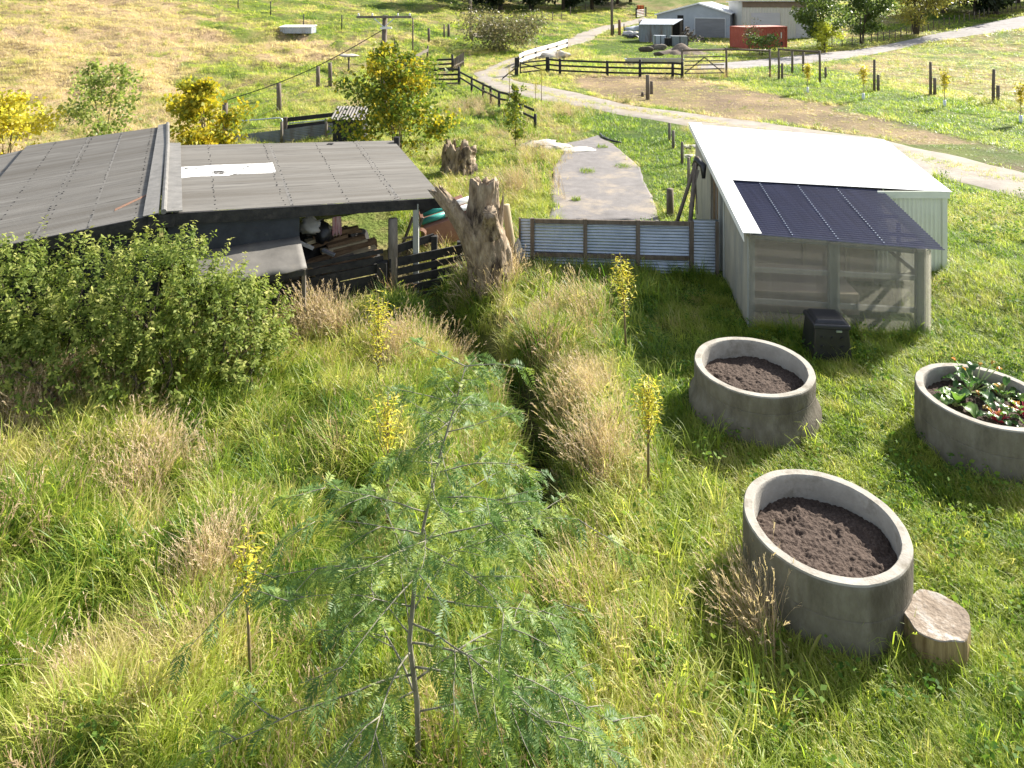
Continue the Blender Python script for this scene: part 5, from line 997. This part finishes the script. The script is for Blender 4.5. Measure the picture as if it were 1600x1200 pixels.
fence('slope_rails', 'grey low rails disappearing into the brown bramble thicket', [Pg(738, 68), Pg(752, 60), Pg(765, 48)], [1.0, 1.1, 1.5], .3, 0, [(.8, .4, wood_grey)], wood_post)
# gate and dark rail fence right of the road
gp_ = [Pg(807, 119), Pg(855, 114)]; t = root('farm_gate', 'dark wooden braced farm gate at the road turning', 'gate', gp_[0])
for i, (p, w, h) in enumerate(((gp_[0], .3, 1.5), (gp_[1], .26, 1.35))): m = MB(); m.post(p, w, h); m.build('post', wood_dark, t)
ga, gb = gp_[0].lerp(gp_[1], .12), gp_[0].lerp(gp_[1], .95)
for z in (1.05, .68, .25): m = MB(); m.bar(ga+Z*z, gb+Z*(z+.02), .05, .12); m.build('rail', wood_dark, t)
m = MB(); m.bar(ga+Z*1.05, gb+Z*.2, .05, .1); m.bar(ga+Z*.15, ga+Z*1.15, .1, .06, Vector((0, 1, 0))); m.build('brace', wood_dark, t)
ps = [Pg(*q) for q in ((857, 114), (875, 116), (949, 119), (1000, 120), (1051, 121), (1066, 122))]
fence('rail_fence', 'dark three rail fence across the middle distance, right of the farm gate', ps, [1.35, 1.3, 1.25, 1.4, 1.2, 1.3], .24, 0, [(1.15, .16, wood_dark), (.72, .15, wood_dark), (.3, .15, wood_dark)], wood_dark)
ps = [Pg(*q) for q in ((810, 106), (817, 101), (837, 94), (856, 88), (870, 83), (886, 77))]
fence('white_rail_fence', 'white painted two rail fence along the gravel road', ps, [1.0, 1.25, 1.3, 1.3, 1.25, 1.3], .22, 0, [(1.05, .34, white_paint), (.5, .3, white_paint)], wood_dark)
br_ = Pg(785, 125); m = MB(); m.tube([br_+Z*.1, br_+Vector((.5, .1, .5)), br_+Vector((1.1, .1, .95))], .06, 6); m.tube([br_+Vector((.5, .1, .5)), br_+Vector((.9, .0, .35))], .045, 6); tag(m.build('fallen_branch', wood_dark, None, True), 'dark fallen branch at the edge of the gravel road junction', 'branch')
# deer fence with tall posts, gate beneath a top rail
ps = [Pg(*q) for q in ((1066, 121), (1135, 121))]
t = root('tall_gate', 'weathered braced wooden gate hung between tall posts', 'gate', ps[0])
for k in range(5): m = MB(); m.bar(ps[0].lerp(ps[1], .05)+Z*(.3+.33*k), ps[0].lerp(ps[1], .95)+Z*(.36+.33*k), .05, .09); m.build('rail', wood_grey, t)
for s0, s1 in ((.05, .5), (.95, .5)): m = MB(); m.bar(ps[0].lerp(ps[1], s0)+Z*.3, ps[0].lerp(ps[1], s1)+Z*1.6, .05, .08); m.build('brace', wood_grey, t)
px_ = ((1066, 121, 77), (1135, 121, 75), (1203, 121, 77), (1217, 124, 75), (1281, 130, 79), (1366, 142, 93), (1454, 148, 97), (1552, 160, 108), (1660, 176, 118))
ps = [Pg(u, v) for u, v, _ in px_]; hs_ = [hpx(p, q[2]) for p, q in zip(ps, px_)]
t = fence('deer_fence', 'tall post and wire deer fence along the right paddock with a top rail', ps, hs_, .19, 6)
for i in (0, 1, 3): m = MB(); m.tube([ps[i]+Z*(hs_[i]-.1), ps[i+1]+Z*(hs_[i+1]-.12)], .085, 7); m.build('top_rail', wood_post, t, True)
for i in (3, 5, 6, 7): q = ps[i]+Vector((.2, -.14, 0)); m = MB(); m.tube([q-Z*.1, q+Z*hs_[i]*.52], .1, 8); m.build('strut', wood_post, t, True)
for u, vb, vt in ((1238, 115, 77), (1255, 116, 80), (1290, 122, 105)): p = Pg(u, vb); m = MB(); m.tube([p-Z*.1, p+Z*hpx(p, vt)], .1, 7); m.build('post', wood_post, t, True)
# fence lines farther off
ln = resample([Pg(*q) for q in ((1300, 73), (1360, 69), (1430, 53), (1500, 36), (1600, 13), (1660, 0))], 44); [setattr(p, 'z', gz(p.x, p.y)) for p in ln]
fence('batten_fence', 'close battened wire fence above the grey driveway at upper right', ln, [1.25+.1*math.sin(i*3) for i in range(44)], .13, 3)
ln = [Pg(*q) for q in ((812, 40), (830, 39), (847, 35), (863, 32), (877, 31), (891, 26), (915, 18), (940, 10))]
fence('wire_fence', 'thin wire fence on the rough slope below the dark tree belt', ln, [1.5, 1.9, 1.8, 1.6, 1.5, 1.6, 1.5, 1.4], .18, 3)
ln = [Pg(*q) for q in ((300, -3), (372, 14), (423, 29), (474, 42), (534, 51))]
fence('wire_fence', 'sparse wire fence crossing the top of the dry hillside', ln, [1.7, 1.9, 1.8, 1.9, 1.9], .14, 2, mt=wood_dark)
# trough shelter
p = Pg(466, 51); t = root('trough_cover', 'small white roofed corrugated box out on the hillside', 'trough', p); w, dd_, h = 3.4, 1.8, .65
m = MB(); q = [p+Vector((a*w/2, b*dd_/2, 0)) for a, b in ((-1, -1), (1, -1), (1, 1), (-1, 1))]; m.corr(q[0], q[1], q[1]+Z*h, q[0]+Z*h, .25, .03, 1, 6); m.corr(q[1], q[2], q[2]+Z*h, q[1]+Z*h, .25, .03, 1, 6); m.corr(q[3], q[0], q[0]+Z*h, q[3]+Z*h, .25, .03, 1, 6); m.build('iron_side', shed_blue, t)
m = MB(); m.slab([q[0]+Vector((-.1, -.1, h+.08)), q[1]+Vector((.1, -.1, h+.08)), q[2]+Vector((.1, .1, h+.2)), q[3]+Vector((-.1, .1, h+.2))], .06); m.build('cover', white_iron, t)
# power poles
Yp = 36.0; pb_ = P(598, 200, Yp); pb_.z = gz(pb_.x, Yp); tz = CAMH-(24-HY)/FPX*Yp; t = root('power_pole', 'nearer wooden power pole with a wide crossarm behind the poplar', 'power pole', pb_)
m = MB(); m.tube([pb_-Z*.3, pb_+Z*2, Vector((pb_.x+.12, Yp, tz))], [.17, .155, .125], 12); m.build('pole', wood_post, t, True)
ca = Vector((pb_.x-1.3, Yp-.16, tz-.08)); cb_ = Vector((pb_.x+1.5, Yp-.16, tz-.08)); m = MB(); m.bar(ca, cb_, .1, .12); m.build('crossarm', wood_grey, t)
m = MB(); m.bar(Vector((pb_.x-.1, Yp-.2, tz-.65)), Vector((pb_.x+.5, Yp-.2, tz-.62)), .08, .1); m.build('bracket', white_paint, t)
for x0 in (-.55, .55): m = MB(); m.bar(Vector((pb_.x+.1+x0, Yp-.13, tz-.12)), Vector((pb_.x+.1, Yp-.13, tz-.6)), .03, .04); m.build('stay', zinc, t)
for x0 in (-1.2, -.5, .8, 1.4): m = MB(); m.lathe([(.03, 0), (.05, .03), (.035, .07), (.05, .1), (.02, .14), (.001, .14)], (pb_.x+x0, Yp-.16, tz-.02), 10); m.build('insulator', white_paint, t, True)
m = MB(); e = hp[0]+Z*1.75; s0 = Vector((pb_.x, Yp-.15, tz-.75)); m.tube([s0.lerp(e, k/12)-Z*(.35*math.sin(math.pi*k/12)) for k in range(13)], .022, 5); m.build('service_cable', wood_dark, t)
def pole(label, u, vb, w, h):
    p = Pg(u, vb); t = root('power_pole', label, 'power pole', p); m = MB(); m.tube([p-Z*.3, p+Z*h*.5, p+Z*h], [w/2, w*.46, w*.38], 10); m.build('pole', wood_post, t, True)
    m = MB(); m.bar(p+Vector((-1.2, -.2, h-.4)), p+Vector((1.2, -.2, h-.4)), .1, .12); m.build('crossarm', wood_grey, t); return p, h, t
pA = pole('slim far power pole beside the bramble thicket', 735, 61, .3, 8.5); pB = pole('grey far power pole beside the farm shed road', 956, 56, .42, 9)
m = MB()
for k, dx in enumerate((-1.1, 0, 1.1)): s0 = pA[0]+Vector((dx, -.2, pA[1]-.3)); e = pA[0]+Vector((-22+dx, 12, 3.2)); m.tube([s0.lerp(e, i/8)-Z*(.5*math.sin(math.pi*i/8)) for i in range(9)], .012, 3, False)
m.build('wire', wire_m, pA[2])['kind'] = 'stuff'

# ------------------------------------------------------------------ farm sheds beyond the fence
Rg = Vector((31.6, 102, gz(31.6, 102))); ux = Vector((-.906, .42, 0)); uy = Vector((.42, .906, 0))
gr = root('gable_garage', 'pale blue grey iron gabled garage with a grey roller door', 'shed', Rg)
def K(w, d, z): return Rg+ux*w+uy*d+Z*z
ez, az_, lz = 3.55, 5.0, 3.3; W1, W2, Dg = 4.5, 10.7, 12
m = MB(); fs = [K(0, 0, -.3), K(W2, 0, -.3), K(W2, 0, lz), K(W1, 0, az_), K(0, 0, ez)]; m.slab(fs, -.1); m.build('front_wall', shed_blue, gr)
m = MB(); m.corr(K(0, .1, -.3), K(0, Dg, -.3), K(0, Dg, ez), K(0, .1, ez), .35, .03, 1, 4); m.corr(K(W2, .1, -.3), K(W2, Dg, -.3), K(W2, Dg, lz), K(W2, .1, lz), .35, .03, 1, 4); m.slab([K(0, Dg, -.3), K(W2, Dg, -.3), K(W2, Dg, lz), K(W1, Dg, az_), K(0, Dg, ez)], .1); m.build('side_wall', shed_blue, gr)
m = MB(); m.corr(K(W1, -.3, az_+.08), K(W1, Dg+.2, az_+.08), K(-.3, Dg+.2, ez), K(-.3, -.3, ez), .4, .03, 2, 4, n=Z); m.build('roof_panel', shed_roof, gr)
m = MB(); m.corr(K(W1, -.3, az_+.07), K(W1, Dg+.2, az_+.07), K(W2+.3, Dg+.2, lz+.02), K(W2+.3, -.3, lz+.02), .4, .03, 2, 4, n=Z); m.build('roof_panel', shed_roof, gr)
m = MB(); m.bar(K(W1, -.32, az_), K(-.3, -.32, ez-.06), .05, .2); m.bar(K(W1, -.32, az_), K(W2+.3, -.32, lz-.06), .05, .2); m.build('barge_board', white_iron, gr)
m = MB(); m.slab([K(.75, -.03, 0), K(4.95, -.03, 0), K(4.95, -.03, 2.75), K(.75, -.03, 2.75)], -.06); m.build('roller_door', door_grey, gr)
m = MB(); m.bar(K(.65, -.05, 2.85), K(5.05, -.05, 2.85), .08, .16); m.bar(K(.66, -.05, -.1), K(.66, -.05, 2.77), .12, .08); m.bar(K(5.04, -.05, -.1), K(5.04, -.05, 2.77), .12, .08); m.build('door_frame', shed_roof, gr)
m = MB(); m.slab([K(6.7, -.03, .2), K(7.6, -.03, .2), K(7.6, -.03, 3.2), K(6.7, -.03, 3.2)], -.05); m.build('opening_shade', dark_hole, gr)  # dark sheet on the solid wall; the opening's shade is its colour
# beige shed
b0 = P(1160, 60, 99); b0.z = gz(b0.x, 99); bs = root('beige_shed', 'tall beige farm shed with a brown glazed band and two pale roller doors', 'shed', b0); bx = Vector((.995, -.1, 0)); by = Vector((.1, .995, 0))
def B(x, d, z): return b0+bx*x+by*d+Z*z
m = MB(); m.corr(B(0, 0, -.3), B(10, 0, -.3), B(10, 0, 4.55), B(0, 0, 4.55), .4, .025, 1, 4); m.slab([B(0, .05, -.3), B(0, 9, -.3), B(0, 9, 5.2), B(0, .05, 5.45)], .08); m.slab([B(10, .05, -.3), B(10, 9, -.3), B(10, 9, 5.2), B(10, .05, 5.45)], -.08); m.slab([B(0, 9, -.3), B(10, 9, -.3), B(10, 9, 5.2), B(0, 9, 5.2)], .08); m.build('wall', shed_cream, bs)
m = MB(); m.slab([B(0, -.02, 4.55), B(10, -.02, 4.55), B(10, -.02, 5.4), B(0, -.02, 5.4)], -.08); m.build('glazed_band', glaze_brown, bs)
for k in range(8): m = MB(); m.bar(B(.05+k*1.415, -.04, 4.57), B(.05+k*1.415, -.04, 5.38), .1, .05, Vector((0, 1, 0))); m.build('mullion', wood_frame, bs)
m = MB(); m.slab([B(-.4, -.6, 5.5), B(10.4, -.6, 5.5), B(10.4, 9.4, 5.25), B(-.4, 9.4, 5.25)], .12); m.build('roof', shed_roof, bs)
for x0, x1, h in ((1.2, 5.1, 3.75), (7.3, 9.9, 3.3)):
    m = MB(); m.slab([B(x0, -.05, 0), B(x1, -.05, 0), B(x1, -.05, h), B(x0, -.05, h)], -.04); m.build('roller_door', door_pale, bs)
# rusty lean-to
l0 = P(1001, 62, 95); l0.z = gz(l0.x, 95); lt = root('rusty_lean_to', 'rusting blue grey iron lean-to with an open end beside the garage', 'shed', l0); lx = Vector((.99, -.12, 0)); ly = Vector((.12, .99, 0))
def Lq(x, d, z): return l0+lx*x+ly*d+Z*z
m = MB(); m.corr(Lq(0, 0, -.2), Lq(4.1, 0, -.2), Lq(4.1, 0, 2.35), Lq(0, 0, 2.35), .3, .04, 1, 6); m.corr(Lq(0, 0, -.2), Lq(0, 4, -.2), Lq(0, 4, 2.9), Lq(0, 0, 2.35), .3, .04, 1, 6); m.build('iron_wall', shed_rust, lt)
m = MB(); m.slab([Lq(-.2, -.2, 2.42), Lq(4.3, -.2, 2.42), Lq(6.1, 4.2, 3.0), Lq(.6, 4.2, 3.0)], .06); m.build('roof', shed_blue, lt)
for x, d in ((4.15, .1), (5.6, 3.0), (5.9, 4.0)): m = MB(); m.bar(Lq(x, d, -.2), Lq(x, d, 2.35+.15*d), .14, .14, Vector((0, 1, 0))); m.build('post', wood_grey, lt)
m = MB(); m.slab([Lq(.2, 4, 0), Lq(5.8, 4, 0), Lq(5.8, 4, 2.8), Lq(.2, 4, 2.8)], .05); m.build('back_wall', dark_hole, lt)
# shipping container
k0 = P(1167, 77, 83.5); k0.z = gz(k0.x, 83.5); kc = root('shipping_container', 'faded red ribbed steel shipping container in front of the beige shed', 'container', k0); kx = Vector((.925, .38, 0)); ky = Vector((-.38, .925, 0))
def Kc(x, d, z): return k0+kx*x+ky*d+Z*z
hc = 2.6
for a, b in (((0, 0), (6.06, 0)), ((0, 2.9), (0, 0)), ((6.06, 2.9), (0, 2.9)), ((6.06, 0), (6.06, 2.9))): m = MB(); m.corr(Kc(*a, .1), Kc(*b, .1), Kc(*b, hc-.08), Kc(*a, hc-.08), .30, .035, 1, 6); m.build('side_panel', red_box, kc)
m = MB()
for a, b in ((0, 0), (6.06, 0), (6.06, 2.9), (0, 2.9)): m.bar(Kc(a, b, 0), Kc(a, b, hc), .15, .15, Vector((0, 1, 0)))
for z in (.08, hc-.06):
    for a, b in (((0, 0), (6.06, 0)), ((0, 2.9), (0, 0)), ((6.06, 2.9), (0, 2.9)), ((6.06, 0), (6.06, 2.9))): m.bar(Kc(*a, z), Kc(*b, z), .12, .14)
m.build('frame', red_box, kc)
m = MB(); m.slab([Kc(-.05, -.05, hc+.03), Kc(6.1, -.05, hc+.03), Kc(6.1, 2.95, hc+.03), Kc(-.05, 2.95, hc+.03)], .05); m.build('roof', red_top, kc)
for x0, w, z0, z1, mt in ((3.0, .55, .9, 1.8, wood_pale), (5.1, .16, 1.2, 1.9, white_paint), (5.1, .3, .3, .75, dark_hole)): m = MB(); m.slab([Kc(x0, -.05, z0), Kc(x0+w, -.05, z0), Kc(x0+w, -.05, z1), Kc(x0, -.05, z1)], -.02); m.build('panel_mark', mt, kc)
# clutter on the farm yard
def at(u, v): return Pg(u, v)
c0 = at(1052, 88)
p = at(1065, 84); V = []; n = 34
m = MB()
for i in range(n+1):
    for j in range(n+1):
        x, y = (i/n-.5)*6.4, (j/n-.5)*3.6; d = max(0, 1-math.hypot(x/3.2, y/1.8)); V.append((p.x+x, p.y+y, gz(p.x+x, p.y+y)-.05+.95*d**.8*(1+.35*float(vn(x+3, y, .7, 1)))))
m.add(V, [(i*(n+1)+j, (i+1)*(n+1)+j, (i+1)*(n+1)+j+1, i*(n+1)+j+1) for i in range(n) for j in range(n)]); tag(m.build('soil_heap', mat('dry spoil', [(.3, (.13, .10, .075)), (.7, (.24, .19, .15))], 6, rough=.95, bump=.5), None, True), 'low heap of grey brown spoil in front of the firewood pile', 'soil heap')
for i, (u, v, r, lb) in enumerate(((1010, 81, .45, 'dark end log lying left of the spoil heap'), (1030, 78, .5, 'fat pale log lying behind the spoil heap'), (1030, 87, .3, 'small dark lump at the near edge of the spoil heap'))): blob('log', lb, 'log', at(u, v)+Z*r*.6, r, bark_dk if i != 1 else wood_grey, (1.9, .8, .8), .2)
def crate(lb, u, v, w, h, d, mt, name='crate'):
    p = at(u, v); t = root(name, lb, 'crate', p); m = MB(); m.hexa([p+Vector((-w/2, 0, -.1)), p+Vector((w/2, -.2, -.1)), p+Vector((w/2, d-.2, -.1)), p+Vector((-w/2, d, -.1))], [p+Vector((-w/2, 0, h)), p+Vector((w/2, -.2, h)), p+Vector((w/2, d-.2, h)), p+Vector((-w/2, d, h))]); m.build('body', mt, t, bevel=.03)
    m = MB()
    for k in (0, .5, 1): m.bar(p+Vector((-w/2+w*k, -.03-.2*k, 0)), p+Vector((-w/2+w*k, -.03-.2*k, h)), .08, .04, Vector((0, 1, 0)))
    m.build('corner_post', wood_dark, t)
crate('pale grey square tank with dark edges by the firewood pile', 1032, 71, 1.4, 1.25, 1.1, shed_blue, 'grey_tank'); crate('darker crate filled with firewood right of the pale tank', 1062, 72, 2.0, 1.25, 1.2, shed_rust); crate('small dark drum shaped box between the two crates', 1044, 72, .7, 1.0, .6, dark_hole)
p = at(1066, 64); m = MB()
for i in range(90):
    a = random.uniform(0, 6.28); r = random.uniform(0, 2.4); q = p+Vector((r*math.cos(a)+.6, r*math.sin(a)*.7-.6, max(.05, (2.2-r*.85)*random.random()))); d = Vector((random.uniform(-1, 1), random.uniform(-1, 1), random.uniform(-.6, .8))).normalized()*random.uniform(.3, .9); m.tube([q-d*.5, q+d*.5], random.uniform(.06, .13), 5)
tag(m.build('firewood_pile', wood_grey), 'tumbled pile of split firewood spilling from the lean-to', 'firewood', kind='stuff')
p = at(1086, 58); t = root('wheelie_bin', 'dark wheeled bin beside the garage roller door', 'bin', p); m = MB(); m.hexa([p+Vector((a*.25, b*.28, 0)) for a, b in ((-1, -1), (1, -1), (1, 1), (-1, 1))], [p+Vector((a*.34, b*.38, 1.15)) for a, b in ((-1, -1), (1, -1), (1, 1), (-1, 1))]); m.build('bin_body', black_plastic, t, bevel=.03); m = MB(); m.hexa([p+Vector((a*.37, b*.41, 1.15)) for a, b in ((-1, -1), (1, -1), (1, 1), (-1, 1))], [p+Vector((a*.32, b*.36, 1.27)) for a, b in ((-1, -1), (1, -1), (1, 1), (-1, 1))]); m.build('bin_lid', teal, t)
lone('rusty brown square post beside the far power pole', 968, 55, 31, .45, rusty); lone('thin dark post left of the rusty brown post', 959, 54, 39, .16, wood_dark); lone('thin dark post right of the rusty brown post', 975, 52, 37, .16, wood_dark)
for u, v, r, lb, mt in ((988, 57, .8, 'white and brown rubbish scattered beside the rusty lean-to', sack), (995, 50, 1.0, 'stack of grey tarpaulin left of the rusty lean-to', shed_blue), (990, 60, .7, 'dark tarpaulin lump at the foot of the lean-to', black_plastic), (868, 91, .9, 'pale rubble by the end of the white rail fence', rock_m)): blob('rubbish_heap' if mt is not rock_m else 'rubble', lb, 'rubbish' if mt is not rock_m else 'rubble', at(u, v)+Z*.2, r, mt, (1.6, 1, .55), .5)
a, b = at(994, 28), at(1009, 26); t = root('white_gate', 'small white barred gate at the far end of the gravel road', 'gate', a)
for k in range(5): m = MB(); m.tube([a+Z*(.25+.3*k), b+Z*(.25+.3*k)], .06, 6); m.build('bar', white_paint, t)
for q in (a, b): m = MB(); m.post(q, .25, 1.9); m.build('post', wood_dark, t)
p = at(1000, 24); crate('orange box standing behind the small white gate', 1001, 23, 1.3, 1.9, 1.0, mat('orange paint', (.6, .14, .04), rough=.5, bump=0), 'orange_box')
p = at(990, 104); t = root('long_trough', 'long grey low trough behind the dark three rail fence', 'trough', at(1022, 100)); p = at(1022, 100); m = MB(); m.hexa([p+Vector((a*2.6, b*.4, 0)) for a, b in ((-1, -1), (1, -1), (1, 1), (-1, 1))], [p+Vector((a*2.8, b*.5, .5)) for a, b in ((-1, -1), (1, -1), (1, 1), (-1, 1))]); m.build('trough_body', zinc, t); m = MB(); m.hexa([p+Vector((a*2.6, b*.42, .5)) for a, b in ((-1, -1), (1, -1), (1, 1), (-1, 1))], [p+Vector((a*2.6, b*.42, .52)) for a, b in ((-1, -1), (1, -1), (1, 1), (-1, 1))]); m.build('trough_inside', dark_hole, t)
# trees of the background
tree('broadleaf_tree', 'rounded green tree in front of the beige shed and container end', 'tree', Pg(1291, 80), 8.2, 3.6, 6500, .34, lf_green, bark_dk, .2, 2, .12, 34, .7, up=.6, vlo=.2)
tree('broadleaf_tree', 'grey green tree just right of the rounded green tree', 'tree', Pg(1345, 68), 8.0, 3.4, 6000, .34, lf_green, bark_dk, .2, 3, .1, 34, .7, up=.6, vlo=.05, vhi=.75)
tree('broadleaf_tree', 'spreading olive yellow tree above the battened fence', 'tree', Pg(1432, 54), 6.6, 5.2, 7000, .34, lf_olive, bark_dk, .2, 5, .15, 44, .6, up=.5)
tree('broadleaf_tree', 'low bright green bush at the foot of the rounded green tree', 'bush', Pg(1287, 82), 3.4, 1.6, 1500, .28, lf_willow, bark_dk, .08, 3, .1, 18, .7, vlo=0, vhi=.4)
tree('bramble_thicket', 'grey brown bramble thicket on the slope beside the far pole', 'bramble', Pg(790, 80), 3.2, 5.2, 6000, .3, lf_bramble, bark_dk, .06, 9, .05, 54, .6, up=.3)
tree('bramble_thicket', 'leafy dock and bramble clump growing before the container', 'bramble', Pg(1189, 88), 2.0, 1.7, 900, .25, lf_green, bark_dk, .05, 5, .05, 20, .7, up=.5)
tree('bramble_thicket', 'dry seeding weed stalks beside the container end', 'weeds', Pg(1172, 84), 2.6, 1.5, 500, .2, lf_bramble, bark_dk, .03, 7, .2, 20, .5, up=1.2)
big = None; rr = random.Random(5)
belt = [(q.x, q.y) for q in (G(735, 15), G(782, 17), G(765, 4), G(830, 17), G(880, 17), G(925, 15), G(850, 5), G(965, 8), G(985, 3), G(1440, 20), G(1476, 22), G(1500, 6), G(1524, 24), G(1555, 21), G(1590, 5))]
blab = ['far left end of the dark tree belt', 'dark evergreen next to the left end of the belt', 'evergreen set back at the extreme left of the belt', 'dark evergreen above the rough slope fence', 'dark evergreen above the far grey pole', 'dark evergreen behind the gravel road end', 'second row evergreen above the bramble thicket', 'dark evergreen behind the garage ridge', 'dark evergreen behind the beige shed', 'dark evergreen right of the beige shed roof', 'dark evergreen above the olive yellow tree', 'second row evergreen at upper right', 'dark trunked evergreen over the driveway', 'dark trunked evergreen at the top right corner', 'rear evergreen at the top right corner']
for i, (x, y) in enumerate(belt):
    z = gz(x, y)
    if big is None: big = tree('evergreen_tree', blab[i], 'tree', (x, y, z), 13, 5.2, 4200, .85, lf_dark, bark_dk, .4, 1, .1, 40, .6, group='dark tree belt along the skyline', up=.2, shape=.5)
    else: copy_tree(big, (x, y, z), rr.uniform(0, 6.28), rr.uniform(.85, 1.2), blab[i])
